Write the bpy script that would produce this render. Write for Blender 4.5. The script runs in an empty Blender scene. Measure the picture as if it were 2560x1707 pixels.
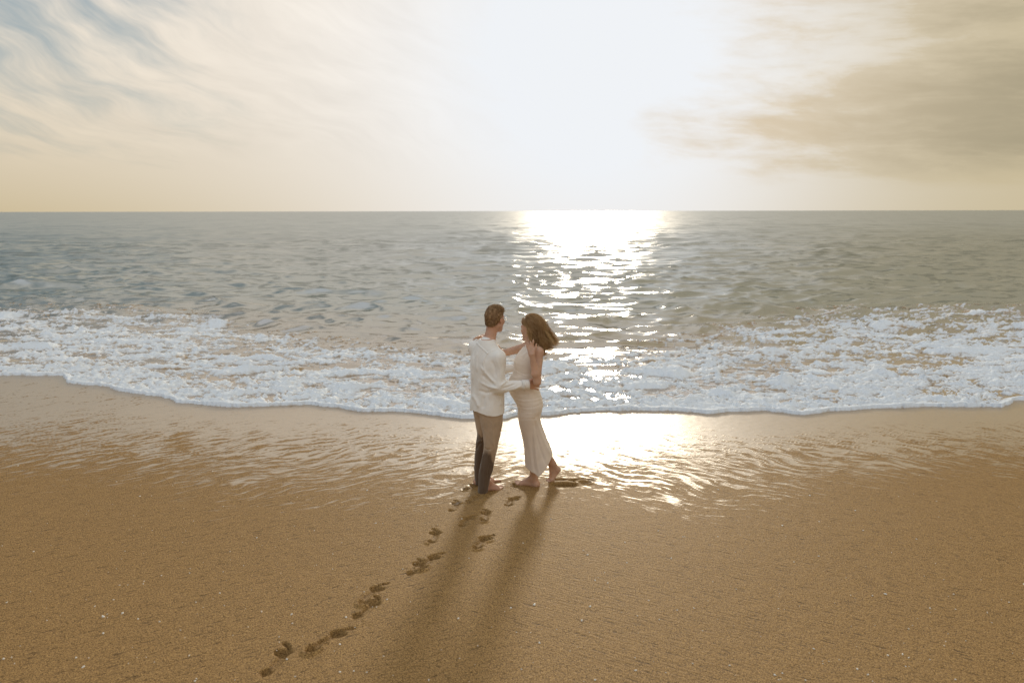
import bpy, math, random
import numpy as np
from mathutils import Vector

random.seed(7)
rng = np.random.default_rng(7)
scene = bpy.context.scene
R = math.radians

# ------------------------------------------------------------------ camera
CAM_H, PITCH, FPX = 2.64, R(10.8), 1707.0          # metres, tilt, focal length in photo pixels (24 mm)
cam_data = bpy.data.cameras.new('camera')
cam_data.sensor_width = 36.0
cam_data.lens = 36.0 * FPX / 2560.0
cam_data.clip_start = 0.05
cam_data.clip_end = 60000.0
cam = bpy.data.objects.new('camera', cam_data)
scene.collection.objects.link(cam)
cam.location = (0, 0, CAM_H)
cam.rotation_euler = (R(90) - PITCH, R(0.1), 0)
cam_data.dof.use_dof = True
cam_data.dof.focus_distance = 6.35
cam_data.dof.aperture_fstop = 2.2
scene.camera = cam

SUN_AZ, SUN_EL = R(6.6), R(11.5)                    # azimuth to the right of the view, height over the sea
SUN_DIR = Vector((math.sin(SUN_AZ) * math.cos(SUN_EL), math.cos(SUN_AZ) * math.cos(SUN_EL), math.sin(SUN_EL)))

# ------------------------------------------------------------------ node expression helper
class E:
    """a socket with arithmetic"""
    def __init__(s, nt, sock): s.nt, s.s = nt, sock
    def _m(s, op, *a):
        n = s.nt.nodes.new('ShaderNodeMath'); n.operation = op
        for i, v in enumerate((s,) + a):
            if isinstance(v, E): s.nt.links.new(v.s, n.inputs[i])
            else: n.inputs[i].default_value = v
        return E(s.nt, n.outputs[0])
    def __add__(s, o): return s._m('ADD', o)
    __radd__ = __add__
    def __sub__(s, o): return s._m('SUBTRACT', o)
    def __rsub__(s, o): return (s * -1.0) + o
    def __mul__(s, o): return s._m('MULTIPLY', o)
    __rmul__ = __mul__
    def __truediv__(s, o): return s._m('DIVIDE', o)
    def __pow__(s, o): return s._m('POWER', o)
    def exp(s): return s._m('EXPONENT')
    def abs(s): return s._m('ABSOLUTE')
    def max(s, o): return s._m('MAXIMUM', o)
    def min(s, o): return s._m('MINIMUM', o)
    def acos(s): return s._m('ARCCOSINE')
    def sin(s): return s._m('SINE')
    def asin(s): return s._m('ARCSINE')
    def atan2(s, o): return s._m('ARCTAN2', o)
    def smooth(s, a, b, lo=0.0, hi=1.0):
        n = s.nt.nodes.new('ShaderNodeMapRange'); n.interpolation_type = 'SMOOTHSTEP'
        s.nt.links.new(s.s, n.inputs[0])
        for i, v in enumerate((a, b, lo, hi)): n.inputs[i + 1].default_value = v
        return E(s.nt, n.outputs[0])

def node(nt, kind, **kw):
    n = nt.nodes.new(kind)
    for k, v in kw.items(): setattr(n, k, v)
    return n
def put(nt, sock, v):
    if isinstance(v, E): nt.links.new(v.s, sock)
    elif isinstance(v, (tuple, list)) and len(v) == 3 and sock.type == 'RGBA': sock.default_value = (*v, 1)
    else: sock.default_value = v
def comb(nt, x, y, z):
    n = nt.nodes.new('ShaderNodeCombineXYZ')
    for i, v in enumerate((x, y, z)): put(nt, n.inputs[i], v)
    return E(nt, n.outputs[0])
def sep(nt, v):
    n = nt.nodes.new('ShaderNodeSeparateXYZ'); put(nt, n.inputs[0], v)
    return [E(nt, o) for o in n.outputs]
def noise(nt, vec, scale, detail=3, rough=0.5, dist=0.0, color=False):
    n = nt.nodes.new('ShaderNodeTexNoise')
    put(nt, n.inputs['Vector'], vec)
    n.inputs['Scale'].default_value = scale; n.inputs['Detail'].default_value = detail
    n.inputs['Roughness'].default_value = rough; n.inputs['Distortion'].default_value = dist
    return E(nt, n.outputs['Color' if color else 'Fac'])
def mix(nt, f, a, b, blend='MIX'):
    n = nt.nodes.new('ShaderNodeMix'); n.data_type = 'RGBA'; n.blend_type = blend
    put(nt, n.inputs[0], f); put(nt, n.inputs[6], a); put(nt, n.inputs[7], b)
    return E(nt, n.outputs[2])
def vmath(nt, op, a, b=None):
    n = nt.nodes.new('ShaderNodeVectorMath'); n.operation = op
    put(nt, n.inputs[0], a)
    if b is not None:
        if op == 'SCALE': put(nt, n.inputs['Scale'], b)
        else: put(nt, n.inputs[1], b)
    return E(nt, n.outputs['Value' if op in ('DOT_PRODUCT', 'LENGTH') else 'Vector'])
def attr(nt, name):
    n = nt.nodes.new('ShaderNodeAttribute'); n.attribute_name = name
    return E(nt, n.outputs['Fac'])
def attr_color(nt, name):
    n = nt.nodes.new('ShaderNodeAttribute'); n.attribute_name = name
    return E(nt, n.outputs['Color'])
def bump(nt, h, strength, dist, normal=None):
    n = nt.nodes.new('ShaderNodeBump')
    n.inputs['Strength'].default_value = strength; n.inputs['Distance'].default_value = dist
    put(nt, n.inputs['Height'], h)
    if normal is not None: put(nt, n.inputs['Normal'], normal)
    return E(nt, n.outputs[0])
def material(name):
    m = bpy.data.materials.new(name); m.use_nodes = True
    nt = m.node_tree
    return m, nt, nt.nodes['Principled BSDF']

# ------------------------------------------------------------------ sky
world = bpy.data.worlds.new('World'); scene.world = world; world.use_nodes = True
nt = world.node_tree
bg = nt.nodes['Background']
sky = node(nt, 'ShaderNodeTexSky', sky_type='NISHITA', sun_disc=False)
sky.sun_elevation = SUN_EL; sky.sun_rotation = SUN_AZ
sky.air_density = 1.0; sky.dust_density = 2.2; sky.ozone_density = 1.0
dirv = E(nt, node(nt, 'ShaderNodeTexCoord').outputs['Generated'])
dx, dy, dz = sep(nt, dirv)
ang = vmath(nt, 'DOT_PRODUCT', dirv, tuple(SUN_DIR)).min(0.99999).acos()
el = dz.max(-0.02)
az = dx.atan2(dy)
# thin streaky cloud, drawn out along one wind direction
ca, sa = math.cos(R(27)), math.sin(R(27))
q1 = dx * ca - dz * (sa * 1.15)
q2 = dx * sa + dz * (ca * 1.15)
warp = noise(nt, comb(nt, dx * 1.0, dz * 2.0, dy * 0.3), 3.2, 3)
streak = noise(nt, comb(nt, q1 * 2.1, q2 * 8.5 + warp * 1.6, dy * 0.5), 1.35, 7, 0.62)
fine = noise(nt, comb(nt, q1 * 9.0, q2 * 30.0 + warp * 5.0, dy), 1.0, 5, 0.6)
lump = noise(nt, comb(nt, dx * 1.8, dz * 3.6, dy * 0.4), 1.5, 4, 0.55)
near_sun = (ang * ang * (-1.0 / 0.16)).exp()
glow = (ang * -2.6).exp()
low = (el * -6.5).exp()
cover = (streak * 1.55 + fine * 0.34 + (lump - 0.5) * 1.0 - 0.40 + low * 0.85 + near_sun * 0.30 + ((ang * ang) * (-1.0 / 0.50)).exp() * 0.45 + dx * 0.50 - 0.12 + dy.smooth(0.5, -0.4) * 0.45 + el.smooth(0.28, 0.75) * 0.35)
cover = cover.smooth(0.34, 0.90)
cloud_high = mix(nt, el.smooth(0.20, 0.62), (0.55, 0.495, 0.425), mix(nt, dy.smooth(0.55, -0.05), (0.62, 0.58, 0.52), (0.52, 0.555, 0.60)))
cloud_far = mix(nt, low, cloud_high, (0.37, 0.295, 0.165))
cloud_col = mix(nt, ((ang * ang) * (-1.0 / 0.32)).exp(), cloud_far, (0.60, 0.555, 0.50))
tex = ((fine - 0.5) * 1.5 + (streak - 0.48) * 1.7).max(-1.0).min(1.0) * el.smooth(0.03, 0.12)
cloud_col = vmath(nt, 'SCALE', cloud_col, tex * 0.20 + 1.0)
clear = vmath(nt, 'SCALE', E(nt, sky.outputs[0]), 0.05)
clear = mix(nt, 0.55, clear, (0.175, 0.26, 0.315))
col = mix(nt, cover, clear, cloud_col)
# heavier cloud low on the right of the sun, in broken bands
bn = noise(nt, comb(nt, dx * 4.6 - dz * 2.0, dz * 24.0 + dx * 2.2, dy * 0.6), 1.5, 8, 0.64, 0.3)
bn2 = noise(nt, comb(nt, dx * 2.4, dz * 6.0 + dx * 0.7, dy), 2.6, 6, 0.6)
bell = ((el - 0.115) * (el - 0.115) * -420.0).exp()
side = az.smooth(0.12, 0.60) * az.smooth(2.4, 1.3)
bank = (bn * 1.15 + bn2 * 0.95 + bell * 0.30 + side * 0.22 - 0.70)
bank = bank.smooth(0.30, 1.00) * az.smooth(0.06, 0.24) * az.smooth(2.6, 1.6) * el.smooth(0.02, 0.075)
veil = az.smooth(0.14, 0.66) * az.smooth(2.6, 1.6)
col = mix(nt, veil * 0.80, col, (0.37, 0.31, 0.19))
bank_col = mix(nt, glow.smooth(0.2, 0.55), (0.19, 0.168, 0.115), (0.43, 0.345, 0.23))
col = mix(nt, bank * 0.66, col, bank_col)
# bright air round the veiled sun
burn = ((ang * ang) * (-1.0 / 0.058)).exp() * 1.15 + ((ang * ang) * (-1.0 / 0.16)).exp() * 0.22
burn = (burn * (tex * 0.22 + 1.0) - bank * 0.70 * az.smooth(0.10, 0.2)).max(0.0).min(1.0)
col = mix(nt, burn, col, (0.575, 0.59, 0.61))
col = vmath(nt, 'SCALE', col, 10.0)
nt.links.new(col.s, bg.inputs['Color'])
bg.inputs['Strength'].default_value = 0.1

sun_data = bpy.data.lights.new('sun', 'SUN')
sun_data.energy = 1.2
sun_data.angle = R(6.5)                             # veiled by thin cloud: soft-edged shadows
sun_data.color = (1.0, 0.86, 0.66)
sun = bpy.data.objects.new('sun', sun_data)
scene.collection.objects.link(sun)
sun.rotation_euler = (-SUN_DIR).to_track_quat('-Z', 'Y').to_euler()

vs = scene.view_settings
vs.view_transform = 'Standard'; vs.look = 'None'; vs.exposure = 0.6; vs.gamma = 1.0
vs.use_curve_mapping = False
scene.cycles.use_denoising = True
scene.cycles.max_bounces = 6; scene.cycles.diffuse_bounces = 3; scene.cycles.glossy_bounces = 3; scene.cycles.transmission_bounces = 4
scene.cycles.sample_clamp_indirect = 6.0

# ------------------------------------------------------------------ photo pixels to places
def ray(px, py):
    u = (px - 1280.0) / FPX; v = (853.5 - py) / FPX
    return np.array([u, math.cos(PITCH) + v * math.sin(PITCH), -math.sin(PITCH) + v * math.cos(PITCH)])
def P(px, py, Y):
    """the point seen at a pixel, at distance Y out to sea"""
    d = ray(px, py); t = Y / d[1]
    return np.array([d[0] * t, Y, CAM_H + d[2] * t])
def beach(y):
    """height of the sand: steeper near the camera, flatter at the water"""
    t = np.asarray(y, float) - 6.15
    a = np.clip(t, -9.0, 4.0)
    return -0.085 * a + 0.006 * a * a - 0.037 * np.clip(t - 4.0, 0, None) + 0.02 * np.clip(-t - 9.0, 0, None)
def G(px, py):
    """where the ray through a pixel meets the sand"""
    d = ray(px, py); lo, hi = 0.5, 80.0
    for _ in range(60):
        m = (lo + hi) / 2
        if CAM_H + d[2] * m > beach(d[1] * m): lo = m
        else: hi = m
    return np.array([d[0] * lo, d[1] * lo, CAM_H + d[2] * lo])

# ------------------------------------------------------------------ numeric noise
def _hash(*a, seed=0):
    h = np.full(np.broadcast(*a).shape, seed * 2654435761 % 4294967296, dtype=np.uint32)
    for i, v in enumerate(a):
        h = (h ^ (v.astype(np.int64).astype(np.uint32) * np.uint32((374761393, 668265263, 2246822519)[i]))) * np.uint32(3266489917)
        h ^= h >> np.uint32(15)
    return h
def perlin2(x, y, seed=0):
    xi = np.floor(x); yi = np.floor(y); fx = (x - xi); fy = (y - yi)
    u = fx * fx * fx * (fx * (fx * 6 - 15) + 10); v = fy * fy * fy * (fy * (fy * 6 - 15) + 10)
    def g(ox, oy):
        a = _hash(xi + ox, yi + oy, seed=seed).astype(np.float32) * np.float32(2 * math.pi / 4294967296)
        return np.cos(a) * (fx - ox) + np.sin(a) * (fy - oy)
    a = g(0, 0); a = a + u * (g(1, 0) - a)
    b = g(0, 1); b = b + u * (g(1, 1) - b)
    return (a + v * (b - a)) * 1.5
def fbm2(x, y, n=4, seed=0, gain=0.5, lac=2.03):
    s = 0; a = 1.0; t = 0
    for i in range(n):
        s = s + a * perlin2(x * lac ** i + 17.3 * i, y * lac ** i - 9.1 * i, seed + i); t += a; a *= gain
    return s / t
def perlin3(x, y, z, seed=0):
    xi = np.floor(x); yi = np.floor(y); zi = np.floor(z); fx = x - xi; fy = y - yi; fz = z - zi
    w = [t * t * (3 - 2 * t) for t in (fx, fy, fz)]
    r = 0
    for i in (0, 1):
        for j in (0, 1):
            for k in (0, 1):
                h = _hash(xi + i, yi + j, zi + k, seed=seed).astype(np.float64) / 4294967296 * 2 - 1
                r = r + h * (w[0] if i else 1 - w[0]) * (w[1] if j else 1 - w[1]) * (w[2] if k else 1 - w[2])
    return r
def sstep(a, b, x):
    t = np.clip((x - a) / (b - a), 0, 1); return t * t * (3 - 2 * t)

# ------------------------------------------------------------------ mesh helpers
col_main = scene.collection
def mesh_from(name, V, F, mat, parent=None, attrs=None, smooth=True):
    """V (n,3) array, F (m,3|4) int array, one mesh object"""
    me = bpy.data.meshes.new(name)
    V = np.asarray(V, np.float32); F = np.asarray(F, np.int32)
    me.vertices.add(len(V)); me.vertices.foreach_set('co', V.ravel())
    k = F.shape[1]
    me.loops.add(F.size); me.loops.foreach_set('vertex_index', F.ravel())
    me.polygons.add(len(F)); me.polygons.foreach_set('loop_start', np.arange(0, F.size, k, dtype=np.int32))
    try: me.polygons.foreach_set('loop_total', np.full(len(F), k, np.int32))
    except Exception: pass
    if smooth: me.polygons.foreach_set('use_smooth', np.ones(len(F), bool))
    for an, av in (attrs or {}).items():
        av = np.asarray(av, np.float32)
        if av.ndim == 2:
            a = me.attributes.new(an, 'FLOAT_COLOR', 'POINT'); a.data.foreach_set('color', np.hstack([av, np.ones((len(av), 1), np.float32)]).ravel())
        else:
            a = me.attributes.new(an, 'FLOAT', 'POINT'); a.data.foreach_set('value', av)
    me.update(calc_edges=True); me.validate()
    me.materials.append(mat)
    o = bpy.data.objects.new(name, me); col_main.objects.link(o)
    if parent is not None: o.parent = parent
    return o
def grid_faces(ny, nx, keep=None):
    i = np.arange(ny * nx).reshape(ny, nx)
    F = np.stack([i[:-1, :-1], i[:-1, 1:], i[1:, 1:], i[1:, :-1]], -1)
    F = F[keep] if keep is not None else F.reshape(-1, 4)
    return F
def compact(V, F, *A):
    used = np.zeros(len(V), bool); used[F.ravel()] = True
    idx = np.cumsum(used) - 1
    return (V[used], idx[F]) + tuple(a[used] for a in A)
def tag(o, label=None, cat=None, group=None, kind=None):
    for k, v in (('label', label), ('category', cat), ('group', group), ('kind', kind)):
        if v: o[k] = v
    return o
def spread(a, n, wide, m):
    """even columns across the view, coarser and coarser beyond it"""
    inner = np.linspace(-a, a, n)
    ext = a + (wide - a) * (np.linspace(0, 1, m + 1)[1:] ** 2.6)
    return np.concatenate([-ext[::-1], inner, ext])
# ------------------------------------------------------------------ shoreline read off the photograph
K = 2560.0 / 2352.0
edge_px = [(-300, 850), (-100, 858), (0, 861), (140, 863), (152, 880), (245, 887), (262, 895), (320, 905), (370, 910), (402, 923), (480, 930), (540, 936),
           (640, 932), (700, 929), (760, 935), (830, 947), (920, 945), (1000, 955), (1060, 962), (1120, 960), (1160, 962), (1200, 951), (1260, 956), (1330, 947),
           (1400, 943), (1500, 945), (1560, 945), (1640, 953), (1665, 948), (1760, 945), (1850, 955), (1900, 946), (2000, 941), (2140, 936), (2300, 937),
           (2335, 925), (2400, 915), (2600, 915)]
edge_w = np.array([G(x * K, y * K)[:2] for x, y in edge_px])
edge_w = edge_w[np.argsort(edge_w[:, 0])]
def shore(x):
    e = np.interp(x, edge_w[:, 0], edge_w[:, 1])
    x = np.asarray(x, float)
    return e + 0.05 * fbm2(x * 2.3, x * 0 + 3.7, 3, 31) + 0.060 * np.abs(perlin2(x * 2.9, x * 0 + 9.2, 32)) + 0.03 * np.abs(perlin2(x * 7.1, x * 0 + 2.2, 34)) + 0.012 * perlin2(x * 17, x * 0, 33)
wet_px = [(-300, 1045), (0, 1040), (300, 1052), (420, 1062), (560, 1082), (700, 1088), (850, 1090), (1000, 1095), (1100, 1085), (1180, 1070), (1300, 1075), (1400, 1085),
          (1500, 1095), (1650, 1092), (1750, 1085), (1900, 1070), (2050, 1055), (2200, 1050), (2352, 1052), (2600, 1055)]
wet_w = np.array([G(x * K, y * K)[:2] for x, y in wet_px])

# ------------------------------------------------------------------ footprints: heel and ball of each, in photo pixels
prints = [((664, 1678), (707, 1628), 1, 1.0), ((779, 1622), (843, 1582), -1, 1.0), ((892, 1537), (932, 1506), 1, .95), ((908, 1504), (940, 1470), -1, .85),
          ((1026, 1431), (1046, 1408), 1, .9), ((1055, 1418), (1084, 1391), -1, 1.0), ((1078, 1352), (1087, 1331), 1, .85), ((1155, 1311), (1172, 1294), -1, .8),
          ((1128, 1274), (1140, 1258), 1, .7), ((1193, 1367), (1212, 1347), -1, .85), ((1209, 1299), (1213, 1281), 1, .8), ((1270, 1261), (1283, 1247), -1, .85),
          ((1172, 1251), (1192, 1243), 1, .45), ((1165, 1222), (1183, 1214), 1, .6), ((1305, 1222), (1290, 1216), -1, .5)]
def dent(X, Y):
    """how far the sand is pushed down (negative = raised) at each point"""
    D = np.zeros_like(X)
    wob = 0.10 * fbm2(X * 28, Y * 28, 2, 71) + 0.16 * fbm2(X * 70, Y * 70, 2, 72)
    for h, b, side, deep in prints:
        h = G(*h)[:2]; b = G(*b)[:2]
        ax = b - h; L = np.linalg.norm(ax); ax = ax / L; L = min(max(L, .13), .19)
        mid = (G(*[0, 0])[:2] if False else (h + b) / 2); h = mid - ax * L / 2
        nx_ = np.array([-ax[1], ax[0]]) * side
        m = (np.abs(X - mid[0]) < .4) & (np.abs(Y - mid[1]) < .4)
        x = X[m] - h[0]; y = Y[m] - h[1]
        s = (x * ax[0] + y * ax[1]); t = x * nx_[0] + y * nx_[1]; w = wob[m]
        k = L / .165
        blobs = [(0, 0, .046, .036, .80), (L * .5, -.012, .085 * k, .028, .48), (L, 0, .044, .048, 1.0), (L * 1.02, .012, .036, .042, 1.05)]
        for j in range(5):
            blobs.append((L + (.078 - .008 * j - .0025 * j * j) * k, .034 - .0185 * j, .020 - .0022 * j, .0125 - .001 * j, .95))
        d = np.zeros_like(s); q0 = np.full_like(s, 9.0)
        for cs, ct, rs, rt, dp in blobs:
            q = np.sqrt(((s - cs) / rs) ** 2 + ((t - ct) / rt) ** 2) + w
            d = np.maximum(d, dp * sstep(1.07, .58, q)); q0 = np.minimum(q0, q)
        rim = np.exp(-((q0 - 1.30) / .20) ** 2) * .48
        D[m] = np.maximum(D[m], 0.032 * deep * d) - np.where(d > .05, 0, 0.032 * deep * rim)
    # churned hollow behind the trailing foot
    for (px, py), rx, ry, dp, tilt in (((1412, 1211), .135, .085, .055, -.15), ((1398, 1198), .10, .035, .04, 0), ((1432, 1199), .05, .03, .02, .3), ((1462, 1206), .07, .05, .014, 0)):
        c = G(px, py)[:2]; x = X - c[0]; y = Y - c[1]
        m = (np.abs(x) < .4) & (np.abs(y) < .4)
        s = x[m] * math.cos(tilt) + y[m] * math.sin(tilt); t = -x[m] * math.sin(tilt) + y[m] * math.cos(tilt)
        q = np.sqrt((s / rx) ** 2 + (t / ry) ** 2) + wob[m] * 1.3
        D[m] = np.maximum(D[m], dp * sstep(1.05, .55, q)) - .009 * np.exp(-((q - 1.25) / .2) ** 2)
    c = G(1458, 1202)[:2]; x = X - c[0]; y = Y - c[1]
    q = np.sqrt((x / .10) ** 2 + (y / .075) ** 2)
    g = np.exp(-((q - 1) / .14) ** 2) * sstep(-.05, .03, y + x * .1)
    D += .022 * g + .006 * np.exp(-(q / .7) ** 2) * fbm2(X * 40, Y * 40, 3, 75)
    # kicked-up crumbs
    for px, py, n, sp in ((1268, 1236, 14, .10), (1470, 1210, 16, .10), (1240, 1275, 8, .12), (1090, 1312, 7, .06), (1215, 1255, 8, .1), (890, 1556, 7, .05)):
        c = G(px, py)[:2]
        for _ in range(n):
            a = c + rng.normal(0, sp, 2) * (1, .6); r = rng.uniform(.006, .013)
            m = (np.abs(X - a[0]) < .05) & (np.abs(Y - a[1]) < .05)
            D[m] += rng.choice([-1, 1]) * r * .55 * np.exp(-((X[m] - a[0]) ** 2 + (Y[m] - a[1]) ** 2) / (r * r))
    return D
def sand_z(X, Y):
    return beach(Y) + 0.02 * fbm2(X * .35, Y * .35, 2, 5) * sstep(2, 9, np.abs(X) + 2)

# ------------------------------------------------------------------ sand
ys = [-60, -30, -15, -8, -4, -2, 0, 1.0, 1.6, 2.0, 2.2]
y = 2.35
while y < 7.3: ys.append(y); y += .0075 + .0011 * (y - 2.35)
while y < 12: ys.append(y); y += .022 + .006 * (y - 7.3)
ys += [12.5, 13.5, 15, 18, 24, 40]
ys = np.array(ys)
us = spread(.92, 640, 160, 26)
wrow = np.maximum(ys + .55, 2.6)
Xs = us[None, :] * wrow[:, None]; Ys = np.repeat(ys[:, None], len(us), 1)
D = dent(Xs, Ys)
# swash ripples: two crossing families of low ridges, arched round the middle of the beach
wob_ = .35 * fbm2(Xs * 1.1, Ys * 1.1, 3, 42)
lA = Ys + .60 * Xs + .035 * Xs * Xs + wob_; lB = Ys - .60 * Xs + .035 * Xs * Xs + wob_
rA = fbm2(Xs * 2.2 - Ys * 1.3, lA * 13, 4, 43, .72); rB = fbm2(Xs * 2.2 + Ys * 1.3, lB * 13, 4, 44, .72)
wA = sstep(-1.8, 2.0, Xs)
ridge = rA * (.15 + .85 * wA) + rB * (1 - .85 * wA)
ridge = ridge * (.7 + .5 * fbm2(Xs * .7, Ys * .7, 2, 45))
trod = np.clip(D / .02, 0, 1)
yw = np.interp(Xs, wet_w[:, 0], wet_w[:, 1])
sd = (Ys - yw) / np.maximum(shore(Xs) - yw, .3)                     # 0 at the dry limit, 1 at the foam
wet = .36 + sd * .75 + .22 * fbm2(Xs * .8, Ys * .8, 3, 41)
wet = wet + ridge * 2.1 * sstep(-.9, .1, sd) * (1 - .75 * sstep(.35, .9, sd) * sstep(-1, 1.5, Xs))
Zs = sand_z(Xs, Ys) - D + 0.0016 * fbm2(Xs * 9, Ys * 9, 3, 8) - ridge * .0020 * (1 - trod) * (.45 + .55 * sstep(-2.5, -.1, sd)) * (1 - .6 * sstep(.3, .9, sd))
m, nt, b = material('beach_sand')
geo = E(nt, node(nt, 'ShaderNodeTexCoord').outputs['Object'])
ox, oy, oz = sep(nt, geo)
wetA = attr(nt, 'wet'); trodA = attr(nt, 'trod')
side_ = ox.smooth(-1.2, 1.4)
la = comb(nt, ox * 7.0 - oy * 2.9, oy * 46.0 + ox * 27.0 + ox * ox * 1.6, 0.0)
lb = comb(nt, ox * 7.0 + oy * 2.9, oy * 46.0 - ox * 27.0 + ox * ox * 1.6, 7.0)
wsel = (ox + noise(nt, geo, 1.3, 1) * 3.0 - 1.5).smooth(-.8, .8)
fine = noise(nt, lb, 1.0, 2, 0.5) * (1.0 - wsel * 0.85) + noise(nt, la, 1.0, 2, 0.5) * (wsel * 0.85 + 0.15)
fine = fine * 0.87
grain = noise(nt, geo, 140.0, 3, 0.8)
grain2 = noise(nt, geo, 48.0, 2, 0.65)
film = (wetA + (fine - 0.5) * 1.1).smooth(0.26, 0.74)
c = mix(nt, grain.smooth(0.36, 0.64), (0.062, 0.029, 0.008), (0.515, 0.318, 0.122))
c = mix(nt, grain2.smooth(0.35, 0.7) * 0.4, c, (0.345, 0.198, 0.070))
c = mix(nt, fine.smooth(0.42, 0.29) * 0.9 * (1.0 - trodA), c, (0.07, 0.038, 0.014))
c = mix(nt, grain.smooth(0.335, 0.28) * 0.7, c, (0.05, 0.028, 0.012))
c = mix(nt, film * 0.30, c, (0.20, 0.135, 0.068))
c = mix(nt, trodA * 0.32, c, (0.10, 0.056, 0.022))   # pressed sand in the prints, coloured darker
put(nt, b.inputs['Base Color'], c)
put(nt, b.inputs['Roughness'], film * -0.30 + 0.60)
put(nt, b.inputs['IOR'], 1.45)
put(nt, b.inputs['Specular IOR Level'], film * 0.3 + 0.12)
put(nt, b.inputs['Coat Weight'], film)
put(nt, b.inputs['Coat Tint'], (1.0, 0.975, 0.90))
put(nt, b.inputs['Coat Roughness'], 0.44)
put(nt, b.inputs['Coat IOR'], 2.2)
h = fine * 0.010 * (1.0 - trodA) * (1.0 - film * 0.6) + (grain * 0.0042 + grain2 * 0.0050) * (1.0 - film * 0.85)
nrm = bump(nt, h, 1.0, 1.0)
put(nt, b.inputs['Normal'], nrm)
V = np.stack([Xs, Ys, Zs], -1).reshape(-1, 3)
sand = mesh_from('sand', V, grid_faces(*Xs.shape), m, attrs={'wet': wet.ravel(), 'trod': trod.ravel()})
tag(sand, 'brown wet beach sand with a line of footprints', 'sand', kind='structure')

# ------------------------------------------------------------------ sea
SEA = -0.40
NW = 150
lam = np.exp(rng.uniform(math.log(.38), math.log(7.5), NW))
th = rng.normal(0, R(22), NW)
kx = 2 * math.pi / lam * np.sin(th); ky = 2 * math.pi / lam * np.cos(th)
amp = 0.0062 * lam ** .42 * rng.uniform(.5, 1.3, NW)
pha = rng.uniform(0, 2 * math.pi, NW)
def waves(X, Y, spacing, lmin=0.0, lmax=99):
    """sum of wind waves; those finer than the grid fade out"""
    z = np.zeros_like(X); sx = np.zeros_like(X); sy = np.zeros_like(X)
    rows = spacing[:, 0]
    for i in range(NW):
        if not lmin <= lam[i] <= lmax: continue
        g = sstep(2.2, 5.0, lam[i] / rows); n = int(np.max(np.nonzero(g > 0)[0], initial=-1)) + 1
        if n <= 0: continue
        p = kx[i] * X[:n] + ky[i] * Y[:n] + pha[i]; a = amp[i] * g[:n, None]
        s = np.sin(p); cc = np.cos(p)
        z[:n] += a * s; sx[:n] -= a * cc * math.sin(th[i]) ; sy[:n] -= a * cc * math.cos(th[i])
    return z, sx * -1, sy * -1
def calm(d):
    """waves die out in the thin run-up"""
    return .12 * sstep(.3, 1.5, d) + .88 * sstep(.8, 9.0, d)
def water_level(X, Y, d):
    run = sand_z(X, shore(X)) + .012
    t = sstep(0.0, 7.0, d)
    lvl = run * (1 - t) + SEA * t
    film = sand_z(X, Y) + np.where(d > 0, .018 * sstep(0, .25, d), d * .25)
    return np.where(d < .35, film + (lvl - film) * sstep(.1, .35, d), lvl)
ys = []; y = 8.0
while y < 26000: ys.append(y); y += max(.033, .0064 * (y - 4)) if y < 160 else .02 * y
ys = np.array(ys)
us = spread(.92, 480, 14, 20)
Xs = us[None, :] * (ys + .55)[:, None]; Ys = np.repeat(ys[:, None], len(us), 1)
sp = np.gradient(ys)[:, None]
d = Ys - shore(Xs)
wz, wx, wy = waves(Xs, Ys, np.maximum(sp, .0032 * ys[:, None]))
# long low swells
swell = .24 * sstep(25, 60, Ys) * np.sin(2 * math.pi * (Ys + 6 * fbm2(Xs * .01, Ys * .01, 2, 51)) / 25.0) * (fbm2(Xs * .03, Ys * .03, 2, 52) + .35)
swell *= sstep(900, 250, Ys)
def crests(X, Y, sp):
    """sharp-backed wavelets running along the shore"""
    X = X + .5 * fbm2(X * .4, Y * .4, 2, 81); r = 0
    for fx, fy, a, sd in ((.15, .55, .080, 82), (.38, 1.35, .044, 83), (1.1, 3.2, .018, 84)):
        k = 1 - 2 * np.abs(perlin2(X * fx, Y * fy, sd))
        r = r + 1.6 * a * (np.clip(k, 0, 1) ** 2.6 - .25) * sstep(1.6, 4.0, 1 / (fy * sp))
    return r
ca_ = calm(d)
Zs = water_level(Xs, Ys, d) + ca_ * (wz * .85 + crests(Xs, Ys, sp) + swell)
Xd = Xs + ca_ * wx * 1.25; Yd = Ys + ca_ * wy * 1.25
m, nt, b = material('sea_water')
geo = E(nt, node(nt, 'ShaderNodeTexCoord').outputs['Object'])
ox, oy, oz = sep(nt, geo)
turb = attr(nt, 'turbid')
tn = noise(nt, comb(nt, ox * .6, oy * 1.0, 0.0), 1.0, 4)
put(nt, b.inputs['Base Color'], mix(nt, (turb + (tn - .5) * .5 * turb).smooth(0.0, 1.0), (0.165, 0.182, 0.145), (0.27, 0.175, 0.085)))
put(nt, b.inputs['Roughness'], attr(nt, 'slope') * 0.27 + 0.13)
put(nt, b.inputs['IOR'], 4.0)
slope = attr(nt, 'slope')
n1 = vmath(nt, 'SUBTRACT', noise(nt, comb(nt, ox * 2.6, oy * 4.2, 0.0), 1.0, 4, 0.62, color=True), (.5, .5, .5))
n2 = vmath(nt, 'SUBTRACT', noise(nt, comb(nt, ox * .55, oy * 0.9, 5.0), 1.0, 3, 0.6, color=True), (.5, .5, .5))
nn = vmath(nt, 'ADD', vmath(nt, 'SCALE', n1, turb * 0.30 + 0.12), vmath(nt, 'SCALE', n2, slope * 0.40))
n3 = noise(nt, comb(nt, ox * .16, oy * .045, 9.0), 1.0, 4, 0.65) - .5
nn = vmath(nt, 'ADD', vmath(nt, 'MULTIPLY', nn, (1.25, 1.0, 0.0)), comb(nt, 0.0, n3 * slope * -.75, 0.0))
gN = E(nt, node(nt, 'ShaderNodeNewGeometry').outputs['Normal'])
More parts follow.
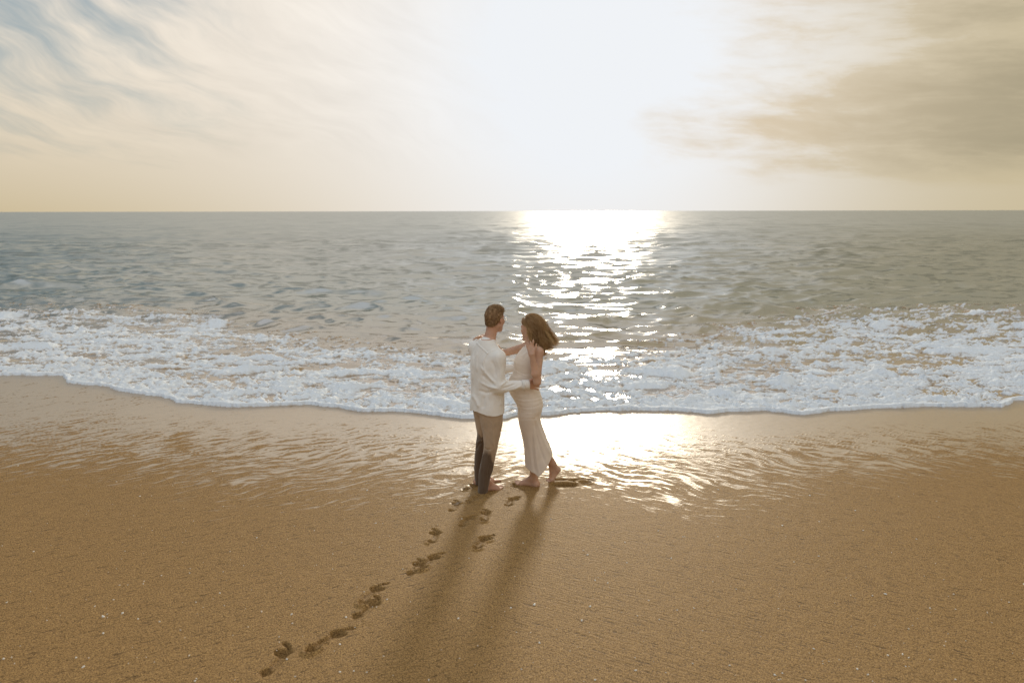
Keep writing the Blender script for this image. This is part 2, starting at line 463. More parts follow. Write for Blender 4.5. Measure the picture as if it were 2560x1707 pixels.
put(nt, b.inputs['Normal'], vmath(nt, 'NORMALIZE', vmath(nt, 'ADD', gN, nn)))
keep = (np.maximum.reduce([d[:-1, :-1], d[1:, :-1], d[:-1, 1:], d[1:, 1:]]) > -.12)
V = np.stack([Xd, Yd, Zs], -1).reshape(-1, 3)
turbid = np.clip(1.0 - d / 13.0, 0, 1) ** .8
slope_a = sstep(12, 160, Ys) ** .6
V, F, ta, sa_ = compact(V, grid_faces(*Xs.shape, keep), turbid.ravel(), slope_a.ravel())
sea = mesh_from('sea', V, F, m, attrs={'turbid': ta, 'slope': sa_})
tag(sea, 'choppy grey-green sea reflecting the low sun', 'sea', kind='structure')

# ------------------------------------------------------------------ surf foam: a lumpy skin over the last metres of water
ys = []; y = 8.0
while y < 27: ys.append(y); y += max(.021, .0046 * (y - 4))
ys = np.array(ys)
us = spread(.92, 760, 2.2, 30)
Xs = us[None, :] * (ys + .55)[:, None]; Ys = np.repeat(ys[:, None], len(us), 1)
d = Ys - shore(Xs)
sp = np.maximum(.033, .0064 * (ys - 4))[:, None]
wz, wx, wy = waves(Xs, Ys, np.maximum(sp, .0032 * ys[:, None]))
base = water_level(Xs, Ys, d) + calm(d) * (wz * .85 + crests(Xs, Ys, sp))
back_px = [(-300, 690), (0, 690), (250, 700), (470, 712), (560, 745), (760, 765), (1000, 800), (1300, 815), (1450, 790), (1600, 755), (1800, 720), (1930, 690), (2352, 705), (2600, 705)]
bw = []
for px, py in back_px:
    r_ = ray(px * K, py * K); t = (SEA - CAM_H) / r_[2]; bw.append((r_[0] * t, r_[1] * t))
bw = np.array(bw); bw = bw[np.argsort(bw[:, 0])]
back = np.interp(Xs / Ys, bw[:, 0] / bw[:, 1], bw[:, 1])
reach = np.clip((back - Ys) / (back - shore(Xs)), -1, 1)           # 1 at the sand, 0 where the foam thins out
wx1 = .35 * fbm2(Xs * .8, Ys * .8, 2, 61); wy1 = .35 * fbm2(Xs * .8 + 7, Ys * .8, 2, 62)
U = (Xs + wx1) * .8; W = Ys + wy1
big = fbm2(U * .55, W * 1.0, 3, 63)
mid = fbm2(U * 2.0, W * 3.0, 3, 64)
bil = 1 - 2 * np.abs(perlin2(U * 3.4, W * 4.6, 65))
bil2 = 1 - 2 * np.abs(perlin2(U * 8.0 + mid, W * 10.0, 66))
bil3 = 1 - 2 * np.abs(perlin2(U * 19 + mid * 2, W * 22, 67))
lump = -.030 * bil - .031 * bil2 - .019 * bil3
hole = fbm2(U * 1.7 + 3, W * 3.4, 4, 68, .6)
dens = .15 + .62 * sstep(-.1, .55, reach) + .55 * sstep(1.6, .3, d) - 1.05 * sstep(.02, .46, hole) * sstep(.2, 1.2, d) + .30 * big - .55 * sstep(.25, -.1, reach) - 1.2 * sstep(.05, -.25, reach)
web = 1 - 2.2 * np.abs(perlin2(U * 3.6 + mid, W * 5.2, 78)) + .5 * (1 - 2.2 * np.abs(perlin2(U * 8.5, W * 11, 79)))
dens = dens + .42 * web * sstep(.75, -.1, dens) * sstep(.1, .5, d)
thick = .004 + .055 * np.clip(dens, -1.2, .8) + (lump + .030 * mid + .03 * big) * sstep(-.02, .22, d) * (0.45 + .55 * sstep(-.2, .6, dens))
# broken crests thrown up here and there
crest = np.clip(fbm2(U * .7 + 11, W * 1.5, 3, 69) - .22, 0, 1) * sstep(.25, .9, d) * sstep(0, .35, reach)
thick += .30 * crest * (.7 + .5 * bil2)
lip = (.004 + .026 * sstep(.0, .5, fbm2(Xs * 1.7, Ys * 1.7, 3, 77))) * np.sqrt(np.clip(d / .06, 0, 1)) * sstep(.9, .05, d)
thick = thick + lip
thick = np.where(d < .0, -.05, thick)
jag = .006 * fbm2(Xs * 30, Ys * 30, 2, 70)
Zs = base + thick + jag * sstep(.05, .3, d)
m, nt, b = material('sea_foam')
geo = E(nt, node(nt, 'ShaderNodeTexCoord').outputs['Object'])
ta = attr(nt, 'thin')
fn = noise(nt, geo, 9.0, 5, 0.65)
fm = (ta + (fn - .5) * 1.3).smooth(0.24, 0.86)
c = mix(nt, fm, (0.42, 0.30, 0.175), (0.80, 0.855, 0.915))
put(nt, b.inputs['Base Color'], c)
put(nt, b.inputs['Roughness'], 0.75)
put(nt, b.inputs['IOR'], 1.33)
bub = noise(nt, geo, 38.0, 4, 0.7)
put(nt, b.inputs['Normal'], bump(nt, bub * 0.013 + fn * 0.026, 1.0, 1.0))
ca_ = calm(d)
V = np.stack([Xs + ca_ * wx * 1.25, Ys + ca_ * wy * 1.25, Zs], -1).reshape(-1, 3)
q = lambda A: np.maximum.reduce([A[:-1, :-1], A[1:, :-1], A[:-1, 1:], A[1:, 1:]])
keep = (q(thick) > -.012) & (q(d) > -.03)
thin = np.clip(.28 + 6.0 * thick + .5 * np.clip(dens, -.8, .8), 0, 1)
V, F, ta = compact(V, grid_faces(*Xs.shape, keep), thin.ravel())
foam = mesh_from('foam', V, F, m, attrs={'thin': ta})
tag(foam, 'white churned sea foam washing up to the sand', 'foam', kind='stuff')
# ------------------------------------------------------------------ figures: distance fields turned into one continuous skin
def unit(v): v = np.asarray(v, float); return v / np.linalg.norm(v)
class Field:
    def __init__(s, lo, hi, h):
        s.lo = np.asarray(lo, float); s.h = h
        n = np.ceil((np.asarray(hi) - s.lo) / h).astype(int) + 1
        s.ax = [s.lo[i] + h * np.arange(n[i]) for i in range(3)]
        s.f = np.full(n, .06, np.float32)
    def box(s, lo, hi):
        sl = tuple(slice(max(0, int((lo[i] - s.lo[i]) / s.h) - 1), max(0, int((hi[i] - s.lo[i]) / s.h) + 3)) for i in range(3))
        return sl, s.ax[0][sl[0]][:, None, None], s.ax[1][sl[1]][None, :, None], s.ax[2][sl[2]][None, None, :]
    def blend(s, sl, d, k):
        a = s.f[sl]; h = np.maximum(k - np.abs(a - d), 0) / k
        s.f[sl] = np.minimum(a, d) - h * h * k * .25
    def carve(s, sl, d, k):
        a = s.f[sl]; d = -d; h = np.maximum(k - np.abs(a - d), 0) / k
        s.f[sl] = np.maximum(a, d) + h * h * k * .25
    def add(s, prims, grow=0.0, kmin=0.0):
        for p in prims:
            kind, k = p[0], max(p[1], kmin)
            if kind == 'rc':
                a, b, r1, r2 = (np.asarray(p[2]), np.asarray(p[3]), p[4] + grow, p[5] + grow)
                m = max(r1, r2) + k + .012
                sl, X, Y, Z = s.box(np.minimum(a, b) - m, np.maximum(a, b) + m)
                ba = b - a; L = ba @ ba + 1e-12
                t = np.clip(((X - a[0]) * ba[0] + (Y - a[1]) * ba[1] + (Z - a[2]) * ba[2]) / L, 0, 1)
                d = np.sqrt((X - a[0] - t * ba[0]) ** 2 + (Y - a[1] - t * ba[1]) ** 2 + (Z - a[2] - t * ba[2]) ** 2) - (r1 + t * (r2 - r1))
                s.blend(sl, d, k)
            elif kind in ('el', 'cut_el'):
                c, r, M = np.asarray(p[2]), np.asarray(p[3]) + grow, p[4]
                m = max(r) + k + .012
                sl, X, Y, Z = s.box(c - m, c + m)
                l = [((X - c[0]) * M[i][0] + (Y - c[1]) * M[i][1] + (Z - c[2]) * M[i][2]) for i in range(3)]
                k0 = np.sqrt(sum((l[i] / r[i]) ** 2 for i in range(3))); k1 = np.sqrt(sum((l[i] / r[i] ** 2) ** 2 for i in range(3))) + 1e-9
                d = k0 * (k0 - 1) / k1
                (s.blend if kind == 'el' else s.carve)(sl, d, k)
            elif kind == 'loft':
                T = p[2]                                   # rows z, cx, cy, a, b, angle
                m = max(T[:, 3].max(), T[:, 4].max()) + k + .03 + grow
                lo = (T[:, 1].min() - m, T[:, 2].min() - m, T[0, 0] - .05); hi = (T[:, 1].max() + m, T[:, 2].max() + m, T[-1, 0] + .05)
                sl, X, Y, Z = s.box(lo, hi)
                z = Z.ravel(); g = [np.interp(z, T[:, 0], T[:, i])[None, None, :] for i in range(1, 6)]
                ca, sa = np.cos(g[4]), np.sin(g[4]); x = X - g[0]; y = Y - g[1]
                u = x * ca + y * sa; v = -x * sa + y * ca; a = g[2] + grow; b = g[3] + grow
                k0 = np.sqrt((u / a) ** 2 + (v / b) ** 2); k1 = np.sqrt((u / a ** 2) ** 2 + (v / b ** 2) ** 2) + 1e-6
                d = np.where(k0 < .2, -np.minimum(a, b) * .8, k0 * (k0 - 1) / k1)
                d = np.maximum(d, np.maximum(T[0, 0] - grow - Z, Z - T[-1, 0] - grow))
                s.blend(sl, d, k)
    def mesh(s):
        f = s.f; I = f < 0
        c = np.zeros(np.array(I.shape) - 1, np.int8)
        for i in (0, 1):
            for j in (0, 1):
                for k in (0, 1):
                    c += I[i:I.shape[0] - 1 + i, j:I.shape[1] - 1 + j, k:I.shape[2] - 1 + k]
        act = (c > 0) & (c < 8)
        cells = np.argwhere(act)
        idx = np.full(act.shape, -1, np.int32); idx[act] = np.arange(len(cells))
        acc = np.zeros((len(cells), 3)); cnt = np.zeros(len(cells))
        cor = [(i, j, k) for i in (0, 1) for j in (0, 1) for k in (0, 1)]
        for a in cor:
            for axis in range(3):
                if a[axis]: continue
                b = list(a); b[axis] = 1
                fa = f[cells[:, 0] + a[0], cells[:, 1] + a[1], cells[:, 2] + a[2]]; fb = f[cells[:, 0] + b[0], cells[:, 1] + b[1], cells[:, 2] + b[2]]
                x = (fa < 0) != (fb < 0); t = fa[x] / (fa[x] - fb[x])
                acc[x] += np.asarray(a); acc[x, axis] += t; cnt[x] += 1
        V = s.lo + s.h * (cells + acc / cnt[:, None])
        F = []
        for axis in range(3):
            o = [i for i in range(3) if i != axis]
            A = [slice(1, -1)] * 3; B = [slice(1, -1)] * 3
            A[axis] = slice(0, -1); B[axis] = slice(1, None)
            x = I[tuple(A)] != I[tuple(B)]; pos = np.argwhere(x); inside = I[tuple(A)][x]
            pos[:, o[0]] += 1; pos[:, o[1]] += 1
            def at(d0, d1):
                q = pos.copy(); q[:, o[0]] += d0; q[:, o[1]] += d1
                return idx[q[:, 0], q[:, 1], q[:, 2]]
            Q = np.stack([at(-1, -1), at(0, -1), at(0, 0), at(-1, 0)], 1)
            flip = inside if axis != 1 else ~inside
            Q[~flip] = Q[~flip][:, ::-1]
            F.append(Q)
        return V, np.concatenate(F)
def normals(V, F):
    n = np.cross(V[F[:, 2]] - V[F[:, 0]], V[F[:, 3 if F.shape[1] == 4 else 1]] - V[F[:, 1 if F.shape[1] == 4 else 0]])
    if F.shape[1] != 4: n = -n
    N = np.zeros_like(V)
    for i in range(F.shape[1]): np.add.at(N, F[:, i], n)
    return N / (np.linalg.norm(N, axis=1, keepdims=True) + 1e-12)
def table(rows, n=160):
    """rows (z, cx, cy, a, b, angle), smoothed along z"""
    T = np.array(sorted(rows), float); z = np.linspace(T[0, 0], T[-1, 0], n)
    out = [z]
    for i in range(1, 6):
        v = np.interp(z, T[:, 0], T[:, i]); ker = np.hanning(13); ker /= ker.sum()
        out.append(np.convolve(np.pad(v, 6, mode='edge'), ker, 'valid'))
    return np.stack(out, 1)
def rows_px(rows):
    """rows (py, px left, px right, Y, half depth) -> upright loft"""
    out = []
    for py, l, r, Y, b in rows:
        p = P((l + r) / 2, py, Y); w = (P(r, py, Y)[0] - P(l, py, Y)[0]) / 2
        out.append((p[2], p[0], Y, w, b if b > 0 else -b * w, 0.0))
    return table(out)
def frame(fwd, up=(0, 0, 1)):
    f = unit(fwd); r = unit(np.cross(f, up)); u = np.cross(r, f)
    return np.array([r, f, u])                              # right, forward, up
def rc(a, b, r1, r2, k=.015): return ('rc', k, np.asarray(a, float), np.asarray(b, float), r1, r2)

def head_prims(c, M, s):
    L = lambda x, y, z: c + (M[0] * x + M[1] * y + M[2] * z) * s
    e = lambda p, r, k=.015, kind='el': (kind, k * s, L(*p), np.array(r) * s, M)
    t = lambda a, b, r1, r2, k=.012: rc(L(*a), L(*b), r1 * s, r2 * s, k * s)
    out = [e((0, -.012, .030), (.075, .096, .088)), e((0, .036, -.040), (.056, .060, .078), .03),
           t((.050, .005, -.058), (.014, .074, -.100), .018, .018, .03), t((-.050, .005, -.058), (-.014, .074, -.100), .018, .018, .03),
           e((0, .080, -.102), (.020, .018, .017), .02), e((.040, .060, -.022), (.024, .024, .022), .03), e((-.040, .060, -.022), (.024, .024, .022), .03),
           t((-.034, .082, .022), (.034, .082, .022), .011, .011, .02),
           e((.031, .098, .000), (.014, .012, .011), .012, 'cut_el'), e((-.031, .098, .000), (.014, .012, .011), .012, 'cut_el'),
           t((0, .090, .012), (0, .112, -.026), .007, .011, .012), t((-.011, .098, -.031), (.011, .098, -.031), .008, .008, .01),
           t((-.016, .088, -.062), (.016, .088, -.062), .007, .007, .008), t((-.013, .088, -.073), (.013, .088, -.073), .0075, .0075, .008)]
    for q in (-1, 1):
        out += [e((q * .079, -.006, -.004), (.009, .018, .027), .008), e((q * .079, -.001, -.026), (.008, .011, .013), .008), e((q * .089, .000, -.004), (.006, .010, .017), .006, 'cut_el')]
    return out
def hand_prims(wrist, tips, thumb, back, size=1.0, bend=.012):
    """palm with five separate fingers; tips run from forefinger to little finger"""
    wrist = np.asarray(wrist, float); tips = [np.asarray(t, float) for t in tips]; back = unit(back)
    d = unit(sum(tips) / 4 - wrist); back = unit(back - d * (back @ d))
    side = np.cross(d, back); side = side if side @ (tips[0] - tips[3]) > 0 else -side
    out = []
    for i in range(4):
        w = (.030, .010, -.010, -.028)[i] * size; pl = (.088, .092, .087, .079)[i] * size
        k0 = wrist + d * pl + side * w
        out += [rc(wrist + side * w * .55, k0, .0185 * size, .0120 * size, .014)]
        L = np.linalg.norm(tips[i] - k0)
        a = k0 + (tips[i] - k0) * .42 + back * bend * min(1, L / .07); b = k0 + (tips[i] - k0) * .74 + back * bend * .7
        r = (.0092, .0095, .0090, .0080)[i] * size
        out += [rc(k0, a, r * 1.1, r, .004), rc(a, b, r, r * .92, .004), rc(b, tips[i], r * .92, r * .78, .004)]
    t0 = wrist + d * .022 * size + side * .022 * size; t2 = np.asarray(thumb, float); t1 = t0 * .5 + t2 * .5 + side * .010 + back * .003
    out += [rc(wrist, t0, .017 * size, .016 * size, .01), rc(t0, t1, .0145 * size, .011 * size, .008), rc(t1, t2, .011 * size, .0085 * size, .004)]
    return out
def foot_prims(heel, toe, ankle, size=1.0, big=1):
    """heel, arch, ball and five toes on the sand; big = side of the great toe"""
    heel, toe, ankle = (np.asarray(v, float) for v in (heel, toe, ankle))
    d = unit(toe - heel); up = np.array([0, 0, 1.0]); side = unit(np.cross(up, d)) * big
    L = np.linalg.norm(toe - heel)
    ball = heel + d * L * .68
    h0 = heel + d * .030 + up * .028 * size
    out = [rc(h0, h0 + d * .02, .031 * size, .030 * size, .02), rc(ankle, h0 + d * .01, .036 * size, .030 * size, .03),
           rc(ankle, ball + up * .022, .036 * size, .020 * size, .035), rc(h0, ball - side * .018 + up * .017, .028 * size, .018 * size, .03),
           rc(ball + side * .024 + up * .017, ball - side * .026 + up * .015, .020 * size, .017 * size, .02)]
    for i in range(5):
        w = (.030, .011, -.005, -.020, -.033)[i]; ln = (1.0, .99, .95, .90, .84)[i]; r = (.0125, .0090, .0088, .0085, .0080)[i] * size
        out += [rc(ball + side * w * .85 + up * .016, heel + d * (L * ln - r) + side * w + up * (r + .001), r * 1.1, r, .006)]
    return out

def proj(V):
    """photo pixel of each point"""
    v = V - np.array([0, 0, CAM_H])
    f = v[:, 1] * math.cos(PITCH) - v[:, 2] * math.sin(PITCH); u = v[:, 1] * math.sin(PITCH) + v[:, 2] * math.cos(PITCH)
    return np.stack([1280 + v[:, 0] / f * FPX, 853.5 - u / f * FPX], 1)
def seams(V, N, lines, gain=1.6):
    """raise or press the cloth along lines (read off the photo) on its near side"""
    q = proj(V); facing = sstep(.05, .35, -(N[:, 1] * .97 - N[:, 2] * .2))
    D = np.zeros(len(V))
    for pts, width, ampl in lines:
        pts = np.array(pts, float); best = np.full(len(V), 1e9); tt = np.zeros(len(V)); n = len(pts) - 1
        for i in range(n):
            a, b = pts[i], pts[i + 1]; ba = b - a
            t = np.clip(((q - a) @ ba) / (ba @ ba), 0, 1)
            dd = np.linalg.norm(q - a - t[:, None] * ba, axis=1)
            m = dd < best; best[m] = dd[m]; tt[m] = (i + t[m]) / n
        taper = np.clip(np.minimum(tt, 1 - tt) * 5 + .15, 0, 1) if width > 1.6 else 1.0
        D += ampl * np.exp(-(best / width) ** 2) * taper
    return V + N * (D * facing * gain)[:, None]
def build(name, fld, mat, parent, shape=None, attrs=None):
    V, F = fld.mesh()
    if shape: V = shape(V, normals(V, F))
    at = attrs(V) if attrs else None
    return mesh_from(name, V, F, mat, parent, at)
def tube_mesh(paths, radii, n=6, flat=None):
    """many tubes of equal point count: paths (S,K,3), radii (S,K)"""
    paths = np.asarray(paths, float); radii = np.asarray(radii, float); S, Kp, _ = paths.shape
    T = np.gradient(paths, axis=1); T /= np.linalg.norm(T, axis=2, keepdims=True) + 1e-9
    ref = np.where(np.abs(T[..., 2:3]) > .9, np.array([1.0, 0, 0]), np.array([0, 0, 1.0]))
    A = np.cross(T, ref); A /= np.linalg.norm(A, axis=2, keepdims=True) + 1e-9; B = np.cross(T, A)
    th_ = np.arange(n) * 2 * math.pi / n
    V = paths[:, :, None, :] + radii[:, :, None, None] * (np.cos(th_)[None, None, :, None] * A[:, :, None, :] + np.sin(th_)[None, None, :, None] * B[:, :, None, :])
    i = np.arange(S * Kp * n).reshape(S, Kp, n)
    F = np.stack([i[:, :-1], np.roll(i, -1, 2)[:, :-1], np.roll(i, -1, 2)[:, 1:], i[:, 1:]], -1).reshape(-1, 4)
    return V.reshape(-1, 3), F
def simple_mat(name, col, rough=.6, sheen=0.0, bump_scale=None, bump_d=.001, var=0.0, metal=0.0):
    m, nt, b = material(name)
    c = col
    g = E(nt, node(nt, 'ShaderNodeTexCoord').outputs['Object'])
    if var:
        c = mix(nt, noise(nt, g, 9.0, 4, .6).smooth(.3, .7), tuple(v * (1 - var) for v in col), tuple(min(1, v * (1 + var)) for v in col))
    put(nt, b.inputs['Base Color'], c); put(nt, b.inputs['Roughness'], rough); put(nt, b.inputs['Metallic'], metal)
    put(nt, b.inputs['Sheen Weight'], sheen)
    if bump_scale: put(nt, b.inputs['Normal'], bump(nt, noise(nt, g, bump_scale, 2, .6), 1.0, bump_d))
    return m
def skin_mat(name, col):
    m, nt, b = material(name)
    g = E(nt, node(nt, 'ShaderNodeTexCoord').outputs['Object'])
    c = mix(nt, noise(nt, g, 14.0, 3, .6).smooth(.3, .7), tuple(v * .88 for v in col), tuple(v * 1.1 for v in col))
    c = mix(nt, attr(nt, 'lip'), c, (.36, .12, .09))
    put(nt, b.inputs['Base Color'], c); put(nt, b.inputs['Roughness'], .48)
    put(nt, b.inputs['Subsurface Weight'], .12); put(nt, b.inputs['Subsurface Radius'], (.012, .005, .003)); put(nt, b.inputs['Subsurface Scale'], 1.0)
    put(nt, b.inputs['Normal'], bump(nt, noise(nt, g, 220.0, 2), .5, .0006))
    return m
def hair_mat(name, dark, light):
    m, nt, b = material(name)
    put(nt, b.inputs['Base Color'], mix(nt, attr(nt, 'shade'), dark, light)); put(nt, b.inputs['Roughness'], .58)
    tr = node(nt, 'ShaderNodeBsdfTranslucent'); put(nt, tr.inputs[0], mix(nt, attr(nt, 'shade'), tuple(v * 1.3 for v in dark), tuple(min(.9, v * 1.6) for v in light)))
    mx = node(nt, 'ShaderNodeMixShader'); mx.inputs[0].default_value = .48
    nt.links.new(b.outputs[0], mx.inputs[1]); nt.links.new(tr.outputs[0], mx.inputs[2])
    nt.links.new(mx.outputs[0], nt.nodes['Material Output'].inputs[0])
    return m
M_eye = simple_mat('eye_white', (.75, .72, .68), .2)
def eyes(c, M, s, parent):
    th_ = np.linspace(0, math.pi, 9); ph = np.linspace(0, 2 * math.pi, 17)[:-1]
    pts = np.stack([np.sin(th_)[:, None] * np.cos(ph), np.sin(th_)[:, None] * np.sin(ph), np.cos(th_)[:, None] + 0 * ph], -1).reshape(-1, 3)
    i = np.arange(9 * 16).reshape(9, 16); F = np.stack([i[:-1], np.roll(i, -1, 1)[:-1], np.roll(i, -1, 1)[1:], i[1:]], -1).reshape(-1, 4)
    for q in (-1, 1):
        mesh_from('eye', c + (M[0] * q * .031 + M[1] * .0815 + M[2] * .001) * s + pts * .0115 * s, F, M_eye, parent)
def lip_attr(c, M, s):
    def f(V):
        l = (V - c) @ M.T / s
        return {'lip': np.exp(-((l[:, 0] / .022) ** 4 + ((l[:, 2] + .067) / .011) ** 4)) * (l[:, 1] > .08)}
    return f
def empty(name, loc):
    o = bpy.data.objects.new(name, None); col_main.objects.link(o)
    o.location = loc; o.empty_display_size = .2
    return o
def reparent(root):
    """children keep the places they were built at"""
    bpy.context.view_layer.update()
    inv = root.matrix_world.inverted()
    for c in root.children: c.matrix_parent_inverse = inv
# ------------------------------------------------------------------ person in white shirt and tan trousers
sz = lambda x, y: float(sand_z(np.array([[x]]), np.array([[y]]))[0, 0])
man = empty('person', (-.24, 6.25, sz(-.24, 6.25)))
tag(man, 'person in white shirt and wet tan trousers, back turned, embracing the person in beige dress', 'person', 'couple standing on the wet sand')
fm = unit((.74, .67, 0)); rm = np.array([fm[1], -fm[0], 0])
angm = math.atan2(rm[1], rm[0])
cm = np.array([-.232, 6.15, 0])
def mrow(z, a, b, lat=0, fw=0):
    c = cm + rm * lat + fm * fw
    return (z, c[0], c[1], a, b, angm)
torso_rows = [mrow(.78, .155, .112), mrow(.90, .172, .118, 0, -.008), mrow(1.0, .160, .108), mrow(1.1, .155, .106, 0, .004), mrow(1.2, .165, .115, 0, .002),
              mrow(1.28, .176, .120), mrow(1.34, .170, .110), mrow(1.39, .140, .092), mrow(1.43, .105, .078), mrow(1.465, .078, .068), mrow(1.49, .060, .060)]
torso = [('loft', .02, table(torso_rows))]
shR = cm + rm * .160 + np.array([0, 0, 1.340]); shL = cm - rm * .165 + np.array([0, 0, 1.385])
elR = P(1246, 967, 6.00); wrR = P(1314, 961.5, 6.03)
elL = np.array([-.25, 6.44, 1.12]); wrL = np.array([.02, 6.445, 1.15])
hcm = np.array([-.160, 6.20, 1.668]); Mm = frame((.57, .82, -.08))
Ntop = np.array([-.178, 6.185, 1.60]); Nbot = np.array([-.222, 6.16, 1.44])
arm_R = [rc(cm + rm * .09 + np.array([0, 0, 1.375]), shR, .050, .052, .03), rc(shR, elR, .054, .042, .03), rc(elR, wrR, .043, .028, .02)]
arm_L = [rc(cm - rm * .09 + np.array([0, 0, 1.375]), shL, .050, .052, .03), rc(shL, elL, .054, .042, .03), rc(elL, wrL, .043, .028, .02)]
hipR = cm + rm * .085 + np.array([0, 0, .88]); hipL = cm - rm * .085 + np.array([0, 0, .88])
kneeR = P(1226, 1118, 6.09); kneeL = P(1203, 1104, 6.27)
hR = G(1198, 1226); tR = G(1259, 1219); hL = G(1184, 1209); tL = G(1249, 1200)
ankR = hR + (tR - hR) * .26 + np.array([0, 0, .085]); ankL = hL + (tL - hL) * .26 + np.array([0, 0, .085])
legs = []
for h_, k_, a_ in ((hipR, kneeR, ankR), (hipL, kneeL, ankL)):
    calf = k_ * .68 + a_ * .32 - fm * .022
    legs += [rc(h_, k_, .082, .052, .03), rc(k_, calf, .050, .052, .03), rc(calf, a_, .052, .034, .03)]
feet = foot_prims(hR - [0, 0, .006], tR - [0, 0, .006], ankR, 1.0, 1) + foot_prims(hL - [0, 0, .006], tL - [0, 0, .006], ankL, 1.0, -1)
handR = hand_prims(wrR, [P(1351, 950, 6.13), P(1356, 958.5, 6.13), P(1353, 966.5, 6.125), P(1346, 974, 6.12)], P(1336, 947, 6.075), (0.1, -1, .1), 1.02, .006)
handL = hand_prims(wrL, [np.array([.16, 6.41, 1.17]), np.array([.17, 6.41, 1.15]), np.array([.165, 6.41, 1.13]), np.array([.15, 6.41, 1.11])], np.array([.10, 6.42, 1.20]), (0.1, 1, 0), 1.02, .006)
neck = [rc(Nbot, Ntop, .058, .051, .03), rc(Ntop, hcm - Mm[2] * .05 + Mm[1] * .0, .050, .05, .03)]
shirt_rows = [mrow(.80, .182, .146, 0, -.004), mrow(.86, .180, .146, 0, -.004), mrow(.95, .176, .142), mrow(1.05, .174, .138), mrow(1.15, .178, .136), mrow(1.25, .186, .136), mrow(1.31, .182, .128),
              mrow(1.36, .162, .112), mrow(1.40, .135, .098), mrow(1.44, .105, .084), mrow(1.475, .080, .074), mrow(1.49, .068, .066)]
nearleg = rows_px([(985, 1196, 1250, 6.11, .09), (1020, 1194, 1256.5, 6.10, .105), (1045, 1198, 1256.5, 6.10, .098), (1062, 1201, 1255.5, 6.10, .094), (1085, 1206, 1251, 6.10, .086), (1110, 1208.5, 1245, 6.10, .078),
                   (1141, 1204, 1237.5, 6.11, .070), (1176, 1197, 1229, 6.13, .066), (1200, 1195, 1223, 6.15, .064), (1229, 1193.5, 1218, 6.16, .064)])
farleg = rows_px([(985, 1190, 1232, 6.21, .09), (1023, 1181.5, 1230, 6.21, .10), (1060, 1188, 1228, 6.23, .088), (1085, 1192, 1222, 6.26, .078), (1105, 1189, 1217, 6.28, .072), (1141, 1185, 1212, 6.33, .066),
                  (1176, 1185, 1209, 6.39, .062), (1207, 1185.5, 1206, 6.42, .062)])
fld = Field((-.55, 5.9, -.10), (.25, 6.62, 1.86), .0055)
fld.add(torso + legs)
fc = Field((-.55, 5.9, -.10), (.25, 6.62, 1.86), .0055); fc.add([('loft', .012, nearleg), ('loft', .012, farleg)])
tuck = (fld.ax[2] > .10) & (fld.ax[2] < .80)                # legs stay inside the trousers
fld.f[:, :, tuck] = np.maximum(fld.f[:, :, tuck], fc.f[:, :, tuck] + .009)
fc = Field((-.55, 5.9, -.10), (.25, 6.62, 1.86), .0055); fc.add([('loft', .02, table(shirt_rows))])
tuck = (fld.ax[2] > .80) & (fld.ax[2] < 1.30)
fld.f[:, :, tuck] = np.maximum(fld.f[:, :, tuck], fc.f[:, :, tuck] + .014)
fld.add(neck + arm_R + arm_L); fld.add(head_prims(hcm, Mm, 1.0)); fld.add(feet); fld.add(handR + handL)
M_skin_m = skin_mat('skin_ruddy', (.56, .325, .225))
build('body', fld, M_skin_m, man, attrs=lip_attr(hcm, Mm, 1.0))
eyes(hcm, Mm, 1.0, man)

# short hair: a close cap with loose tufts
Lm = lambda x, y, z: hcm + Mm[0] * x + Mm[1] * y + Mm[2] * z
fld = Field(hcm - .16, hcm + .17, .0045)
fld.add([('el', .01, Lm(0, -.013, .034), np.array((.081, .102, .093)), Mm), ('el', .02, Lm(0, .03, .082), np.array((.060, .060, .040)), Mm), ('el', .02, Lm(0, -.058, -.03), np.array((.062, .042, .055)), Mm)])
X_ = np.stack(np.meshgrid(*fld.ax, indexing='ij'), -1) - hcm
lx, ly, lz = (X_ @ Mm[i] for i in range(3))
line = np.where(ly < 0, -.022 + .62 * (ly + .02), -.022 + 1.15 * (ly + .02))
line = line + .03 * np.exp(-((ly - .0) / .022) ** 2) * (np.abs(lx) > .05)
fld.f = np.maximum(fld.f, (line - lz) * .7).astype(np.float32)
def tuft(V, N):
    l = (V - hcm) @ Mm.T
    return V + N * (.0035 * perlin3(V[:, 0] * 70, V[:, 1] * 70, V[:, 2] * 45, 3) + .004 * perlin3(V[:, 0] * 28, V[:, 1] * 28, V[:, 2] * 28, 4))[:, None]
M_hair_m = hair_mat('hair_short_brown', (.27, .158, .075), (.74, .50, .28))
hair_m = build('hair', fld, M_hair_m, man, tuft, lambda V: {'shade': np.clip(.30 + .55 * perlin3(V[:, 0] * 90, V[:, 1] * 90, V[:, 2] * 60, 8), 0, 1)})
me = hair_m.data; n = len(me.vertices); co = np.empty(n * 3, np.float32); me.vertices.foreach_get('co', co); co = co.reshape(-1, 3).astype(float)
no = np.empty(n * 3, np.float32); me.vertices.foreach_get('normal', no); no = no.reshape(-1, 3).astype(float)
sel = rng.choice(n, 5200); root = co[sel]; nn_ = no[sel]
loc = (root - hcm) @ Mm.T
comb_ = np.where(loc[:, 2:3] > .06, Mm[1] * .5 + Mm[0] * .25, -Mm[2] * .9)
dirs = nn_ * .32 + comb_ * .8 + rng.normal(0, .22, root.shape); dirs /= np.linalg.norm(dirs, axis=1, keepdims=True)
ln = rng.uniform(.005, .011, (len(sel), 1)) * (1 + .9 * (loc[:, 2:3] > .07))
t3 = np.array([0, .5, 1.0])[None, :, None]
paths = root[:, None] - nn_[:, None] * .002 + dirs[:, None] * ln[:, None] * t3 + comb_[:, None] * ln[:, None] * .35 * t3 ** 2
